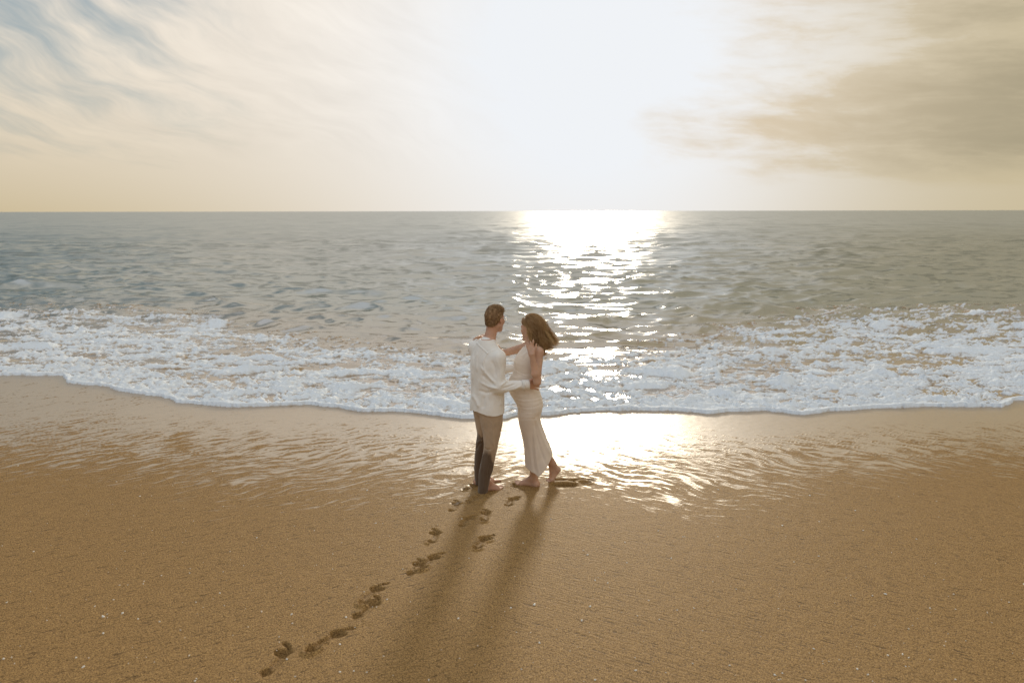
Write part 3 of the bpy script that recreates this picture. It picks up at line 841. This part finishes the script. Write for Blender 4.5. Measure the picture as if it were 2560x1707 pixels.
V, F = tube_mesh(paths, np.tile([.0009, .0007, .0002], (len(sel), 1)), 3)
tufts = mesh_from('hair_tufts', V, F, M_hair_m, hair_m, {'shade': np.repeat(np.clip(rng.normal(.38, .2, len(sel)), 0, 1), 9)})

tufts['kind'] = 'stuff'

# shirt
fld = Field((-.60, 5.86, .74), (.20, 6.62, 1.56), .005)
fld.add([('loft', .02, table(shirt_rows))])
fld.add([rc(cm + rm * .08 + np.array([0, 0, 1.375]), shR, .054, .056, .05), rc(shR, elR * .97 + shR * .03, .058, .060, .05), rc(elR, wrR * 1.06 - elR * .06, .060, .038, .035),
         rc(cm - rm * .08 + np.array([0, 0, 1.38]), shL, .056, .060, .05), rc(shL, elL, .062, .058, .05), rc(elL, wrL * .93 + elL * .07, .058, .040, .035)])
Z_ = fld.ax[2][None, None, :]; X_ = fld.ax[0][:, None, None]; Y_ = fld.ax[1][None, :, None]
hem = .812 + .018 * np.cos((X_ * rm[0] + (Y_ - 6.15) * rm[1] + .155) * 14) + .10 * np.clip((X_ + .232) * .30, -.02, .03)
fld.f = np.maximum(fld.f, (hem - Z_ + 0 * X_ + 0 * Y_)).astype(np.float32)
wd = unit(wrR - elR); cuf = wrR + wd * .020
cutR = ((X_ - wrR[0]) * wd[0] + (Y_ - wrR[1]) * wd[1] + (Z_ - wrR[2]) * wd[2]) - .008
cutR = np.where((X_ > .0) & (Y_ < 6.25), cutR, -1)
fld.f = np.maximum(fld.f, cutR).astype(np.float32)
shirt_lines = [([(1182, 846), (1200, 866), (1218, 883)], 1.3, .0035), ([(1218, 883), (1230, 876), (1240, 874)], 1.3, .002), ([(1218, 883), (1211, 895), (1207, 908), (1211, 925)], 1.5, .004),
               ([(1193, 878), (1191, 905), (1192, 930)], 2.6, .005), ([(1183, 880), (1181, 920), (1182, 960)], 2.6, .005), ([(1201, 915), (1212, 930), (1226, 945), (1238, 958)], 3.2, .008),
               ([(1203, 935), (1218, 950), (1236, 966)], 3.0, -.006), ([(1200, 955), (1222, 966), (1245, 972)], 3.0, .006), ([(1195, 975), (1215, 982), (1240, 978)], 3.4, -.005),
               ([(1221, 965), (1222, 985), (1225, 1018)], 1.2, .003), ([(1195, 950), (1195, 985)], 1.2, .002), ([(1179, 985), (1190, 1000), (1198, 1020)], 4.0, .006), ([(1210, 990), (1206, 1022)], 4, -.005),
               ([(1240, 985), (1248, 1000), (1252, 1015)], 3.0, .007), ([(1228, 900), (1236, 920), (1240, 945)], 4.0, -.005), ([(1240, 895), (1250, 925), (1254, 950)], 3.0, .004),
               ([(1250, 965), (1262, 955), (1268, 952)], 2.4, .006), ([(1252, 972), (1272, 966), (1290, 958)], 2.6, -.005), ([(1262, 978), (1285, 972), (1303, 964)], 2.6, .005),
               ([(1304, 950), (1306, 958), (1308, 968)], 1.8, -.006), ([(1309, 949), (1312, 958), (1313, 966)], 1.8, .005)]
def shirt_shape(V, N):
    V = V + N * (.0060 * perlin3(V[:, 0] * 13 + V[:, 2] * 3, V[:, 1] * 13, V[:, 2] * 7, 21) + .0022 * perlin3(V[:, 0] * 34, V[:, 1] * 34, V[:, 2] * 18, 22))[:, None]
    return seams(V, N, shirt_lines)
M_shirt = simple_mat('white_linen', (.83, .81, .775), .85, .35, 420.0, .0007, .03)
shirt = build('shirt', fld, M_shirt, man, shirt_shape)
def band(name, ring_lo, ring_hi, thick, mat, parent, close=True, lip=.0015):
    """a strip of cloth of real thickness between two rings of points"""
    lo, hi = np.asarray(ring_lo), np.asarray(ring_hi); n = len(lo); c = (lo.mean(0) + hi.mean(0)) / 2
    ax = unit(hi.mean(0) - lo.mean(0))
    def inn(r):
        v = r - c; v = v - np.outer(v @ ax, ax); return r - v / (np.linalg.norm(v, axis=1, keepdims=True) + 1e-9) * thick
    prof = [lo, lo * .5 + hi * .5, hi, inn(hi), inn(lo * .5 + hi * .5), inn(lo)]
    V = np.concatenate(prof); i = np.arange(6 * n).reshape(6, n); j = np.roll(i, -1, 0)
    if close: F = np.stack([i, np.roll(i, -1, 1), np.roll(j, -1, 1), j], -1).reshape(-1, 4)
    else: F = np.stack([i[:, :-1], i[:, 1:], j[:, 1:], j[:, :-1]], -1).reshape(-1, 4)
    return mesh_from(name, V, F, mat, parent)
th_ = np.linspace(R(-90) + R(12), R(270) - R(12), 49)
up_c = unit(np.array([-.05, -.02, 1.0]) + fm * .50)
fr = unit(fm - up_c * (fm @ up_c)); sd_ = np.cross(fr, up_c)
c0 = np.array([-.216, 6.164, 1.452]); ring = lambda c, a, b: np.array([c + sd_ * (a * math.cos(t)) - fr * (b * math.sin(t)) for t in th_])
band('collar', ring(c0 - up_c * .016, .084, .088), ring(c0 + up_c * .036, .066, .069), .004, M_shirt, shirt, False)
side_w = unit(np.cross(wd, (0, 0, 1))); up_w = np.cross(side_w, wd)
ringc = lambda c, r: np.array([c + side_w * r * math.cos(t) + up_w * r * 1.12 * math.sin(t) for t in np.linspace(0, 2 * math.pi, 33)[:-1]])
band('cuff', ringc(cuf - wd * .055, .0425), ringc(cuf + wd * .012, .040), .0035, M_shirt, shirt)

# trousers
fld = Field((-.50, 5.92, -.02), (.04, 6.56, 1.0), .005)
fld.add([('loft', .02, table([mrow(.78, .150, .110), mrow(.88, .158, .118), mrow(.92, .155, .112)])), ('loft', .012, nearleg), ('loft', .012, farleg)])
fld.f += (.05 * sstep(.815, .88, fld.ax[2]))[None, None, :].astype(np.float32)
trouser_lines = [([(1243, 1019), (1245, 1028), (1242, 1036)], 1.6, -.008), ([(1246, 1019), (1247, 1030)], 1.2, .004), ([(1228, 1050), (1231, 1085), (1232, 1120)], 2.4, .004), ([(1236, 1100), (1234, 1150), (1226, 1190)], 2.5, .006),
                 ([(1210, 1118), (1216, 1124), (1228, 1122)], 2.4, -.005), ([(1209, 1130), (1205, 1150), (1202, 1180)], 2.2, .005), ([(1226, 1135), (1222, 1165), (1218, 1200)], 2.6, -.006),
                 ([(1190, 1108), (1198, 1102), (1206, 1098)], 2.2, .005), ([(1188, 1125), (1195, 1112), (1204, 1106)], 2.2, -.005), ([(1212, 1045), (1214, 1080)], 2.4, -.003), ([(1210, 1190), (1209, 1225)], 2.2, .004)]
def trouser_shape(V, N):
    V = V + N * (.0035 * perlin3(V[:, 0] * 16, V[:, 1] * 16, V[:, 2] * 7, 25) + .0015 * perlin3(V[:, 0] * 40, V[:, 1] * 40, V[:, 2] * 26, 26))[:, None]
    return seams(V, N, trouser_lines)
m, nt, b = material('tan_cotton_wet_below')
g = E(nt, node(nt, 'ShaderNodeTexCoord').outputs['Object']); ox, oy, oz = sep(nt, g)
dampn = noise(nt, comb(nt, ox, oy, oz * .6), 16.0, 4, .6)
soak = attr(nt, 'soak') + (dampn - .5) * .35
c = mix(nt, noise(nt, g, 11.0, 4, .6).smooth(.3, .7), (.40, .295, .20), (.48, .36, .25))
c = mix(nt, soak.smooth(.28, .66), c, (.115, .077, .050))
put(nt, b.inputs['Base Color'], c); put(nt, b.inputs['Roughness'], soak.smooth(.42, .58) * -.25 + .85); put(nt, b.inputs['Sheen Weight'], .2)
put(nt, b.inputs['Normal'], bump(nt, noise(nt, g, 420.0, 2), 1.0, .0006))
def soak_attr(V):
    q = proj(V); far = V[:, 1] > np.interp(V[:, 2], [0, .25, .5, .9], [6.275, 6.225, 6.185, 6.155])
    lim = np.where(far, 1090 + .28 * (q[:, 0] - 1200), np.interp(q[:, 0], [1195, 1205, 1212, 1225, 1233, 1240], [1140, 1133, 1128, 1137, 1160, 1185]))
    return {'soak': np.clip(.5 + (q[:, 1] - lim) / 60.0, 0, 1)}
trousers = build('trousers', fld, m, man, trouser_shape, soak_attr)

# glasses: thin wire frame, lenses and temples
M_wire = simple_mat('dark_wire', (.05, .03, .02), .35, metal=.6)
parts_V, parts_F, off = [], [], 0
def wire(pts, r, n=6):
    global off
    V, F = tube_mesh([pts], [[r] * len(pts)], n); parts_V.append(V); parts_F.append(F + off); off += len(V)
t_ = np.linspace(0, 2 * math.pi, 25)
for q in (-1, 1):
    wire(np.array([Lm(q * .033 + .025 * math.cos(t), .112 - .10 * (q * .033 + .025 * math.cos(t)) ** 2 * 10, .000 + .021 * math.sin(t)) for t in t_]), .0013)
    wire(np.array([Lm(q * x, y, z) for x, y, z in ((.058, .104, .006), (.070, .095, .009), (.080, .055, .010), (.082, .015, .012), (.081, -.005, .008), (.080, -.015, -.004))]), .0019)
wire(np.array([Lm(x, .114 + .004 * math.cos(x * 150), .006) for x in np.linspace(-.009, .009, 5)]), .0013)
glasses = mesh_from('glasses', np.concatenate(parts_V), np.concatenate(parts_F), M_wire, man)
m, nt, b = material('clear_lens')
put(nt, b.inputs['Base Color'], (1, 1, 1)); put(nt, b.inputs['Transmission Weight'], 1.0); put(nt, b.inputs['Roughness'], .02); put(nt, b.inputs['IOR'], 1.05)
for q in (-1, 1):
    ring_ = [Lm(q * .033 + .024 * math.cos(t), .1105, .020 * math.sin(t)) for t in t_[:-1]]; ring2 = [p + Mm[1] * .0015 for p in ring_]
    V = np.array([Lm(q * .033, .1105, 0)] + ring_ + [Lm(q * .033, .112, 0)] + ring2); F = []
    for i in range(24):
        j = (i + 1) % 24
        F += [(0, 1 + j, 1 + i), (25, 26 + i, 26 + j), (1 + i, 1 + j, 26 + j), (1 + i, 26 + j, 26 + i)]
    mesh_from('lens', V, np.array(F), m, glasses)
reparent(man)
# ------------------------------------------------------------------ person in the long beige dress
wom = empty('person', (.20, 6.30, sz(.20, 6.30)))
tag(wom, 'person with long windblown brown hair in fitted beige dress, hand raised to neck', 'person', 'couple standing on the wet sand')
hcw = np.array([.174, 6.285, 1.566]); Mw = frame((-.83, .56, -.10)); sw = .95
hipLw = np.array([.165, 6.185, .84]); hipRw = np.array([.185, 6.325, .84])
kneeLw = P(1323, 1100, 6.20); kneeRw = P(1345, 1103, 6.36)
hLw = G(1347, 1215); tLw = G(1283, 1207)
ankLw = hLw + (tLw - hLw) * .22 + np.array([0, 0, .080])
toeR = G(1366, 1202); ballR = G(1378, 1201) + [0, 0, .012]; heelR = P(1393, 1174, 6.53); ankRw = P(1378, 1156, 6.50)
shLw = P(1345, 880, 6.105); elLw = P(1342, 955, 6.02); wrLw = P(1329, 886, 6.005)
shRw = np.array([.150, 6.40, 1.372]); elRw = P(1254, 884, 6.56); wrRw = np.array([-.275, 6.43, 1.462])
legsw = [rc(hipLw, kneeLw, .078, .050, .03), rc(kneeLw, kneeLw * .68 + ankLw * .32 + [.018, 0, 0], .048, .048, .03), rc(kneeLw * .68 + ankLw * .32 + [.018, 0, 0], ankLw, .048, .030, .03),
         rc(hipRw, kneeRw, .078, .050, .03), rc(kneeRw, kneeRw * .66 + ankRw * .34 + [.012, 0, .012], .048, .047, .03), rc(kneeRw * .66 + ankRw * .34 + [.012, 0, .012], ankRw, .047, .030, .03)]
footw = foot_prims(hLw - [0, 0, .006], tLw - [0, 0, .006], ankLw, .92, -1)
dtoe = unit(toeR - ballR); sdr = np.array([0, 1.0, 0])
footr = [rc(ankRw, heelR, .030, .026, .03), rc(heelR, ballR, .026, .021, .03), rc(ankRw, ballR + [0, 0, .012], .030, .022, .035), rc(ballR - sdr * .022, ballR + sdr * .024, .018, .020, .02)]
for i in range(5):
    w = (-.030, -.014, 0, .013, .026)[::-1][i]; r = (.0115, .0085, .0082, .0080, .0075)[i]
    footr += [rc(ballR + sdr * w * .85, ballR + sdr * w + dtoe * (.052 - .005 * i) + [0, 0, -.004], r * 1.1, r, .006)]
handLw = hand_prims(wrLw, [P(1332.5, 850, 6.03), P(1325.5, 853.5, 6.035), P(1319, 857, 6.035), P(1314.5, 862, 6.03)], P(1340, 860, 6.01), (0.05, -1, .15), .88, .016)
handRw = hand_prims(wrRw, [P(1193, 843, 6.235), P(1186, 847, 6.255), P(1182.5, 850, 6.29), P(1182, 852, 6.325)], np.array([-.262, 6.36, 1.485]), (-.15, .1, 1), .90, .012)
neckw = [rc(np.array([.165, 6.25, 1.40]), np.array([.172, 6.268, 1.50]), .052, .046, .03), rc(np.array([.172, 6.268, 1.50]), hcw - Mw[2] * .045, .045, .042, .03)]
armsw = [rc(np.array([.185, 6.20, 1.385]), shLw, .045, .046, .03), rc(shLw, elLw, .045, .034, .03), rc(elLw, elLw * .7 + wrLw * .3, .034, .036, .02), rc(elLw * .7 + wrLw * .3, wrLw, .036, .0235, .02),
         rc(np.array([.165, 6.32, 1.385]), shRw, .045, .046, .03), rc(shRw, elRw, .044, .034, .03), rc(elRw, elRw * .7 + wrRw * .3, .034, .035, .02), rc(elRw * .7 + wrRw * .3, wrRw, .035, .0235, .02)]
drs = [(860, 1314, 1334, 6.25, .055), (867, 1309, 1341, 6.25, .085), (876, 1299, 1353, 6.25, .128), (886, 1291.5, 1357, 6.25, .142), (903, 1283, 1357, 6.25, .148), (920, 1284, 1354, 6.25, .138), (931, 1282, 1350.5, 6.25, .132), (948, 1270, 1345.5, 6.25, .134),
       (965, 1267.5, 1344.5, 6.25, .140), (980, 1272, 1349.5, 6.25, .155), (1000, 1284.5, 1356, 6.25, .168), (1015, 1293, 1357.5, 6.25, .172), (1035, 1293, 1351, 6.25, .164), (1052, 1295, 1351, 6.26, .152),
       (1070, 1299, 1357, 6.27, .145), (1087, 1303.5, 1363, 6.28, .140), (1109, 1307.5, 1372, 6.29, .138), (1141, 1311, 1382, 6.30, .138), (1176, 1314, 1388, 6.31, .138), (1215, 1318, 1393, 6.31, .138)]
fld = Field((-.42, 5.88, -.10), (.52, 6.68, 1.74), .0055)
fld.add([('loft', .02, rows_px([(py_, l_ + 3, r2_ - 3, Y_, b_ - .013) for py_, l_, r2_, Y_, b_ in drs if 866 < py_ < 1040]))] + legsw)
fc = Field((-.42, 5.88, -.10), (.52, 6.68, 1.74), .0055); fc.add([('loft', .02, rows_px(drs))])
tuck = (fld.ax[2] > .36) & (fld.ax[2] < 1.30)
fld.f[:, :, tuck] = np.maximum(fld.f[:, :, tuck], fc.f[:, :, tuck] + np.interp(fld.ax[2][tuck], [.5, .8, 1.0], [.030, .018, .012])[None, None, :]).astype(np.float32)
fld.add(neckw + armsw); fld.add(head_prims(hcw, Mw, sw)); fld.add(footw + footr); fld.add(handLw + handRw)
M_skin_w = skin_mat('skin_tan', (.56, .345, .24))
build('body', fld, M_skin_w, wom, attrs=lip_attr(hcw, Mw, sw))
eyes(hcw, Mw, sw, wom)

# dress
fld = Field((-.12, 6.0, .02), (.50, 6.52, 1.46), .005)
fld.add([('loft', .02, rows_px(drs))])
X_ = fld.ax[0][:, None, None]; Y_ = fld.ax[1][None, :, None]; Z_ = fld.ax[2][None, None, :]
hemw = np.interp(X_, [.08, .135, .22, .25, .33, .41, .5], [.205, .200, .170, .142, .235, .345, .40]) + (Y_ - 6.2) * .12
fld.f = np.maximum(fld.f, (hemw - Z_)).astype(np.float32)
# arm holes
for c_, r_ in ((shLw, .060),):
    ax_ = unit(np.array([.10, -1, .25]) if c_ is shLw else np.array([-.5, 1, .2]))
    v = [X_ - c_[0], Y_ - c_[1], Z_ - c_[2]]
    al = v[0] * ax_[0] + v[1] * ax_[1] + v[2] * ax_[2]
    rr = np.sqrt(np.maximum(v[0] ** 2 * 1.1 + v[1] ** 2 + (v[2] + .030) ** 2 * .62 - al ** 2, 0))
    hole_ = np.maximum(rr - r_, -.034 - al)
    fld.f = np.maximum(fld.f, -hole_).astype(np.float32)
dress_lines = [([(1284, 921), (1295, 929), (1310, 935), (1324, 935)], 1.5, -.006), ([(1284, 924), (1295, 932), (1310, 938), (1324, 938)], 1.5, .003), ([(1275, 946), (1295, 950), (1318, 953)], 1.3, -.003), ([(1281, 942), (1300, 944), (1318, 948)], 1.2, .003),
               ([(1280, 985), (1305, 987), (1330, 984)], 1.4, -.003), ([(1286, 994), (1310, 999), (1335, 997), (1353, 992)], 1.3, -.004), ([(1291, 1004), (1312, 1008), (1335, 1006), (1355, 1000)], 1.3, -.0035), ([(1289, 1000), (1310, 1004), (1335, 1001), (1354, 996)], 1.2, .003),
               ([(1294, 1015), (1315, 1019), (1335, 1017), (1355, 1009)], 1.4, -.004), ([(1294, 1020), (1318, 1024), (1340, 1021)], 1.2, .003), ([(1295, 1030), (1312, 1032), (1330, 1031), (1350, 1024)], 1.3, -.003), ([(1293, 1046), (1315, 1048), (1335, 1046)], 1.4, -.003),
               ([(1331, 985), (1331, 1010), (1331, 1050), (1335, 1090), (1340, 1150)], .9, .002), ([(1300, 880), (1312, 872), (1320, 864)], 1.8, .005), ([(1297, 890), (1312, 878), (1324, 866)], 1.8, -.006), ([(1303, 892), (1316, 880), (1328, 868)], 1.8, .005), ([(1308, 897), (1318, 886), (1326, 876)], 1.6, -.004),
               ([(1338, 1046), (1347, 1075), (1362, 1112), (1378, 1145)], 3.0, .012), ([(1336, 1052), (1341, 1090), (1352, 1130), (1366, 1165)], 3.2, -.014), ([(1334, 1060), (1336, 1110), (1342, 1160), (1346, 1186)], 3.0, .012),
               ([(1330, 1075), (1330, 1120), (1334, 1165), (1338, 1182)], 2.6, -.010), ([(1318, 1085), (1324, 1125), (1330, 1178)], 3.0, .006), ([(1312, 1100), (1318, 1140), (1322, 1178)], 2.8, -.004), ([(1350, 1060), (1362, 1095), (1376, 1125)], 2.4, -.008),
               ([(1342, 1000), (1349, 1020), (1349, 1035)], 3.0, .004), ([(1345, 1036), (1338, 1046), (1330, 1050)], 2.2, -.006)]
def dress_shape(V, N):
    low = sstep(.85, .25, V[:, 2])
    V = V + N * (.0016 * perlin3(V[:, 0] * 14, V[:, 1] * 14, V[:, 2] * 50, 31) * (1 - low) * sstep(.7, .8, V[:, 2]) + low * .008 * perlin3(V[:, 0] * 17 - V[:, 2] * 5, V[:, 1] * 17, V[:, 2] * 3, 32))[:, None]
    return seams(V, N, dress_lines, .6)
M_dress = simple_mat('beige_jersey', (.77, .675, .585), .8, .45, 500.0, .0005, .04)
build('dress', fld, M_dress, wom, dress_shape)

# long hair lifted to the right by the wind
Lw = lambda x, y, z: hcw + (Mw[0] * x + Mw[1] * y + Mw[2] * z) * sw
M_hair_w = hair_mat('hair_long_brown', (.40, .225, .10), (1.0, .70, .37))
fld = Field((.0, 6.08, 1.24), (.52, 6.46, 1.74), .005)
endU = P(1392, 853, 6.22); endM = P(1378, 872, 6.20); endD = P(1359, 890, 6.18)
mid_ = P(1352, 838, 6.24)
fld.add([('el', .02, Lw(0, -.022, .034), np.array((.083, .101, .092)) * sw, Mw), rc(Lw(0, -.03, .0), mid_, .074, .048, .03), rc(mid_, P(1370, 857, 6.22), .046, .020, .03), rc(Lw(-.03, -.04, -.02), P(1345, 862, 6.20), .062, .038, .03),
         rc(P(1345, 862, 6.20), P(1358, 884, 6.18), .043, .022, .03)])
X_ = np.stack(np.meshgrid(*fld.ax, indexing='ij'), -1) - hcw
lx, ly, lz = (X_ @ Mw[i] / sw for i in range(3))
hz_, hy_ = [-.30, -.05, -.02, .022, .036, .052, .07, .095, .13], [-.040, -.038, -.034, -.028, .000, .034, .060, .085, .12]   # front edge of the hair, clear of face and ear
fld.f = np.maximum(fld.f, (ly - np.interp(lz, hz_, hy_)) * .6).astype(np.float32)
def hair_shape(V, N):
    a = (V[:, 0] - hcw[0]) * .75 - (V[:, 2] - hcw[2]) * .0; bq = (V[:, 2] - hcw[2]) + (V[:, 0] - hcw[0]) * .75
    return V + N * (.006 * perlin3(a * 8, bq * 42, V[:, 1] * 36, 36) + .003 * perlin3(a * 14, bq * 90, V[:, 1] * 80, 37))[:, None]
hair_w = build('hair', fld, M_hair_w, wom, hair_shape, lambda V: {'shade': np.clip(.22 + .5 * perlin3((V[:, 0]) * 9, (V[:, 2] + V[:, 0] * .75) * 80, V[:, 1] * 60, 38), 0, 1)})
NL, NS = 150, 17                                           # locks, strands in each
v = rng.normal(size=(NL * 8, 3)); v /= np.linalg.norm(v, axis=1, keepdims=True)
rad = np.array((.084, .102, .093)); oc = np.array((0, -.022, .034)); lp = v * rad + oc
ok = (lp[:, 1] < np.interp(lp[:, 2], hz_, hy_) - .004) & (lp[:, 2] > -.04)
lp = lp[ok][:NL]; NL = len(lp)
nl = (lp - oc) / rad ** 2; nl /= np.linalg.norm(nl, axis=1, keepdims=True)
root = hcw + (lp @ Mw) * sw; nrm_ = nl @ Mw
sco = np.clip(.42 + (lp[:, 2] - .05) / .17 - (lp[:, 1] + .02) / .45 + nrm_[:, 1] * .30 + rng.normal(0, .14, NL), 0, 1)
endU = P(1398, 857, 6.24); endM = P(1381, 877, 6.20); endD = P(1357, 896, 6.18)
ends = np.where(sco[:, None] > .5, endM + (endU - endM) * (sco[:, None] - .5) * 2, endD + (endM - endD) * sco[:, None] * 2)
ends = ends + rng.normal(0, 1, (NL, 3)) * (.018, .040, .010)
ends = root + (ends - root) * rng.uniform(.80, 1.06, (NL, 1))
tan_ = -Mw[1] * .62 - Mw[2] * .62; tan_ = tan_[None] - nrm_ * (nrm_ @ tan_)[:, None]; tan_ /= np.linalg.norm(tan_, axis=1, keepdims=True)
flow = unit(np.array([.78, 0, -.48]))
p1 = root + tan_ * .115 + nrm_ * .012; p2 = ends - flow * rng.uniform(.10, .19, (NL, 1)) + np.array([0, 0, .03]) * rng.normal(.2, .6, (NL, 1))
Kp = 18; t = np.linspace(0, 1, Kp)[None, :, None]; t1 = t[..., 0]
C = root[:, None] * (1 - t) ** 3 + 3 * p1[:, None] * t * (1 - t) ** 2 + 3 * p2[:, None] * t * t * (1 - t) + ends[:, None] * t ** 3
ph = rng.uniform(0, 6.28, (NL, 1)); fr_ = rng.uniform(1.2, 2.3, (NL, 1)); am = rng.uniform(.008, .024, (NL, 1))
w_ = np.sin(2 * math.pi * fr_ * t1 + ph) * t1 ** 1.2 * am
C[..., 2] += w_; C[..., 0] += w_ * .4; C[..., 1] += np.cos(2 * math.pi * fr_ * t1 + ph) * t1 ** 1.2 * am
off_ = rng.normal(0, 1, (NL, NS, 1, 3)); off_ *= np.minimum(1, 1.6 / np.linalg.norm(off_, axis=-1, keepdims=True))
width_ = (.012 * (1 - .55 * t1) + .002)[None, None, 0, :, None] * 1.0
C = C[:, None] + off_ * width_.reshape(1, 1, Kp, 1) + rng.normal(0, .008, (NL, NS, 1, 3)) * (t1[0] ** 2).reshape(1, 1, Kp, 1)
shrt = rng.uniform(.82, 1.0, (NL, NS, 1, 1)); C = C[:, :, :1] + (C - C[:, :, :1]) * (1 - (1 - shrt) * t[None] ** 2)
C = C.reshape(NL * NS, Kp, 3); S = len(C)
hl = (C - hcw) @ Mw.T / sw - oc; rr = np.sqrt(((hl / rad) ** 2).sum(-1, keepdims=True))
C = np.where(rr < 1.0, hcw + ((hl / np.maximum(rr, .2) * 1.0 + oc) @ Mw) * sw, C)
hl = (C - hcw) @ Mw.T / sw; lim = np.interp(hl[..., 2], hz_, hy_) + .002; over = np.clip(hl[..., 1] - lim, 0, None)
C = C - over[..., None] * Mw[1] * sw
rds = (1 - t1 ** 2) ** .5 * rng.uniform(.0007, .0014, (S, 1)) + .0002
V, F = tube_mesh(C, rds, 3)
shade = np.clip(np.repeat(rng.normal(.38, .20, NL), NS) + rng.normal(0, .13, S), 0, 1)
sh = np.clip(shade[:, None] + .22 * (t1 - .35), 0, 1)
strands = mesh_from('hair_strands', V, F, M_hair_w, hair_w, {'shade': np.repeat(sh.ravel(), 3)})
strands['kind'] = 'stuff'
# a hoop in the ear
M_gold = simple_mat('gold', (.75, .52, .22), .3, metal=1.0)
t_ = np.linspace(0, 2 * math.pi, 17); ec = Lw(-.084, -.002, -.050)
V, F = tube_mesh([[ec + Mw[1] * .010 * math.cos(a) + Mw[2] * .010 * math.sin(a) for a in t_]], [[.0013] * 17], 6)
mesh_from('earring', V, F, M_gold, wom)
reparent(wom)

# ------------------------------------------------------------------ shell grit scattered on the sand
M_shell = simple_mat('shell_white', (.80, .77, .70), .35)
SV, SF, off = [], [], 0
nS = 600
px_ = rng.uniform(-400, 2960, nS); py_ = rng.uniform(1120, 1760, nS)
for i in range(nS):
    g_ = G(px_[i], min(py_[i], 1740))
    r_ = (.0028 + .0055 * rng.random() ** 3) * (1.0 if i % 9 else 1.5)
    a = rng.uniform(0, 6.28, 5).cumsum() * 0 + np.sort(rng.uniform(0, 6.28, 5)); rad_ = r_ * rng.uniform(.6, 1.2, 5)
    tl = rng.normal(0, .35, 2); z0 = sz(g_[0], g_[1]) + .0012
    top = np.stack([g_[0] + rad_ * np.cos(a), g_[1] + rad_ * np.sin(a), z0 + r_ * .35 + rad_ * (np.cos(a) * tl[0] + np.sin(a) * tl[1]) * .5], 1)
    V = np.concatenate([top, top - [0, 0, r_ * .6], [top.mean(0) + [0, 0, r_ * .3]]])
    SV.append(V); SF += [(off + 10, off + j, off + (j + 1) % 5) for j in range(5)] + [(off + j, off + 5 + j, off + 5 + (j + 1) % 5) for j in range(5)] + [(off + j, off + 5 + (j + 1) % 5, off + (j + 1) % 5) for j in range(5)]
    off += 11
shells = mesh_from('shell_fragments', np.concatenate(SV), np.array(SF), M_shell, smooth=False)
tag(shells, 'tiny white shell fragments strewn over the sand', 'shells', kind='stuff')
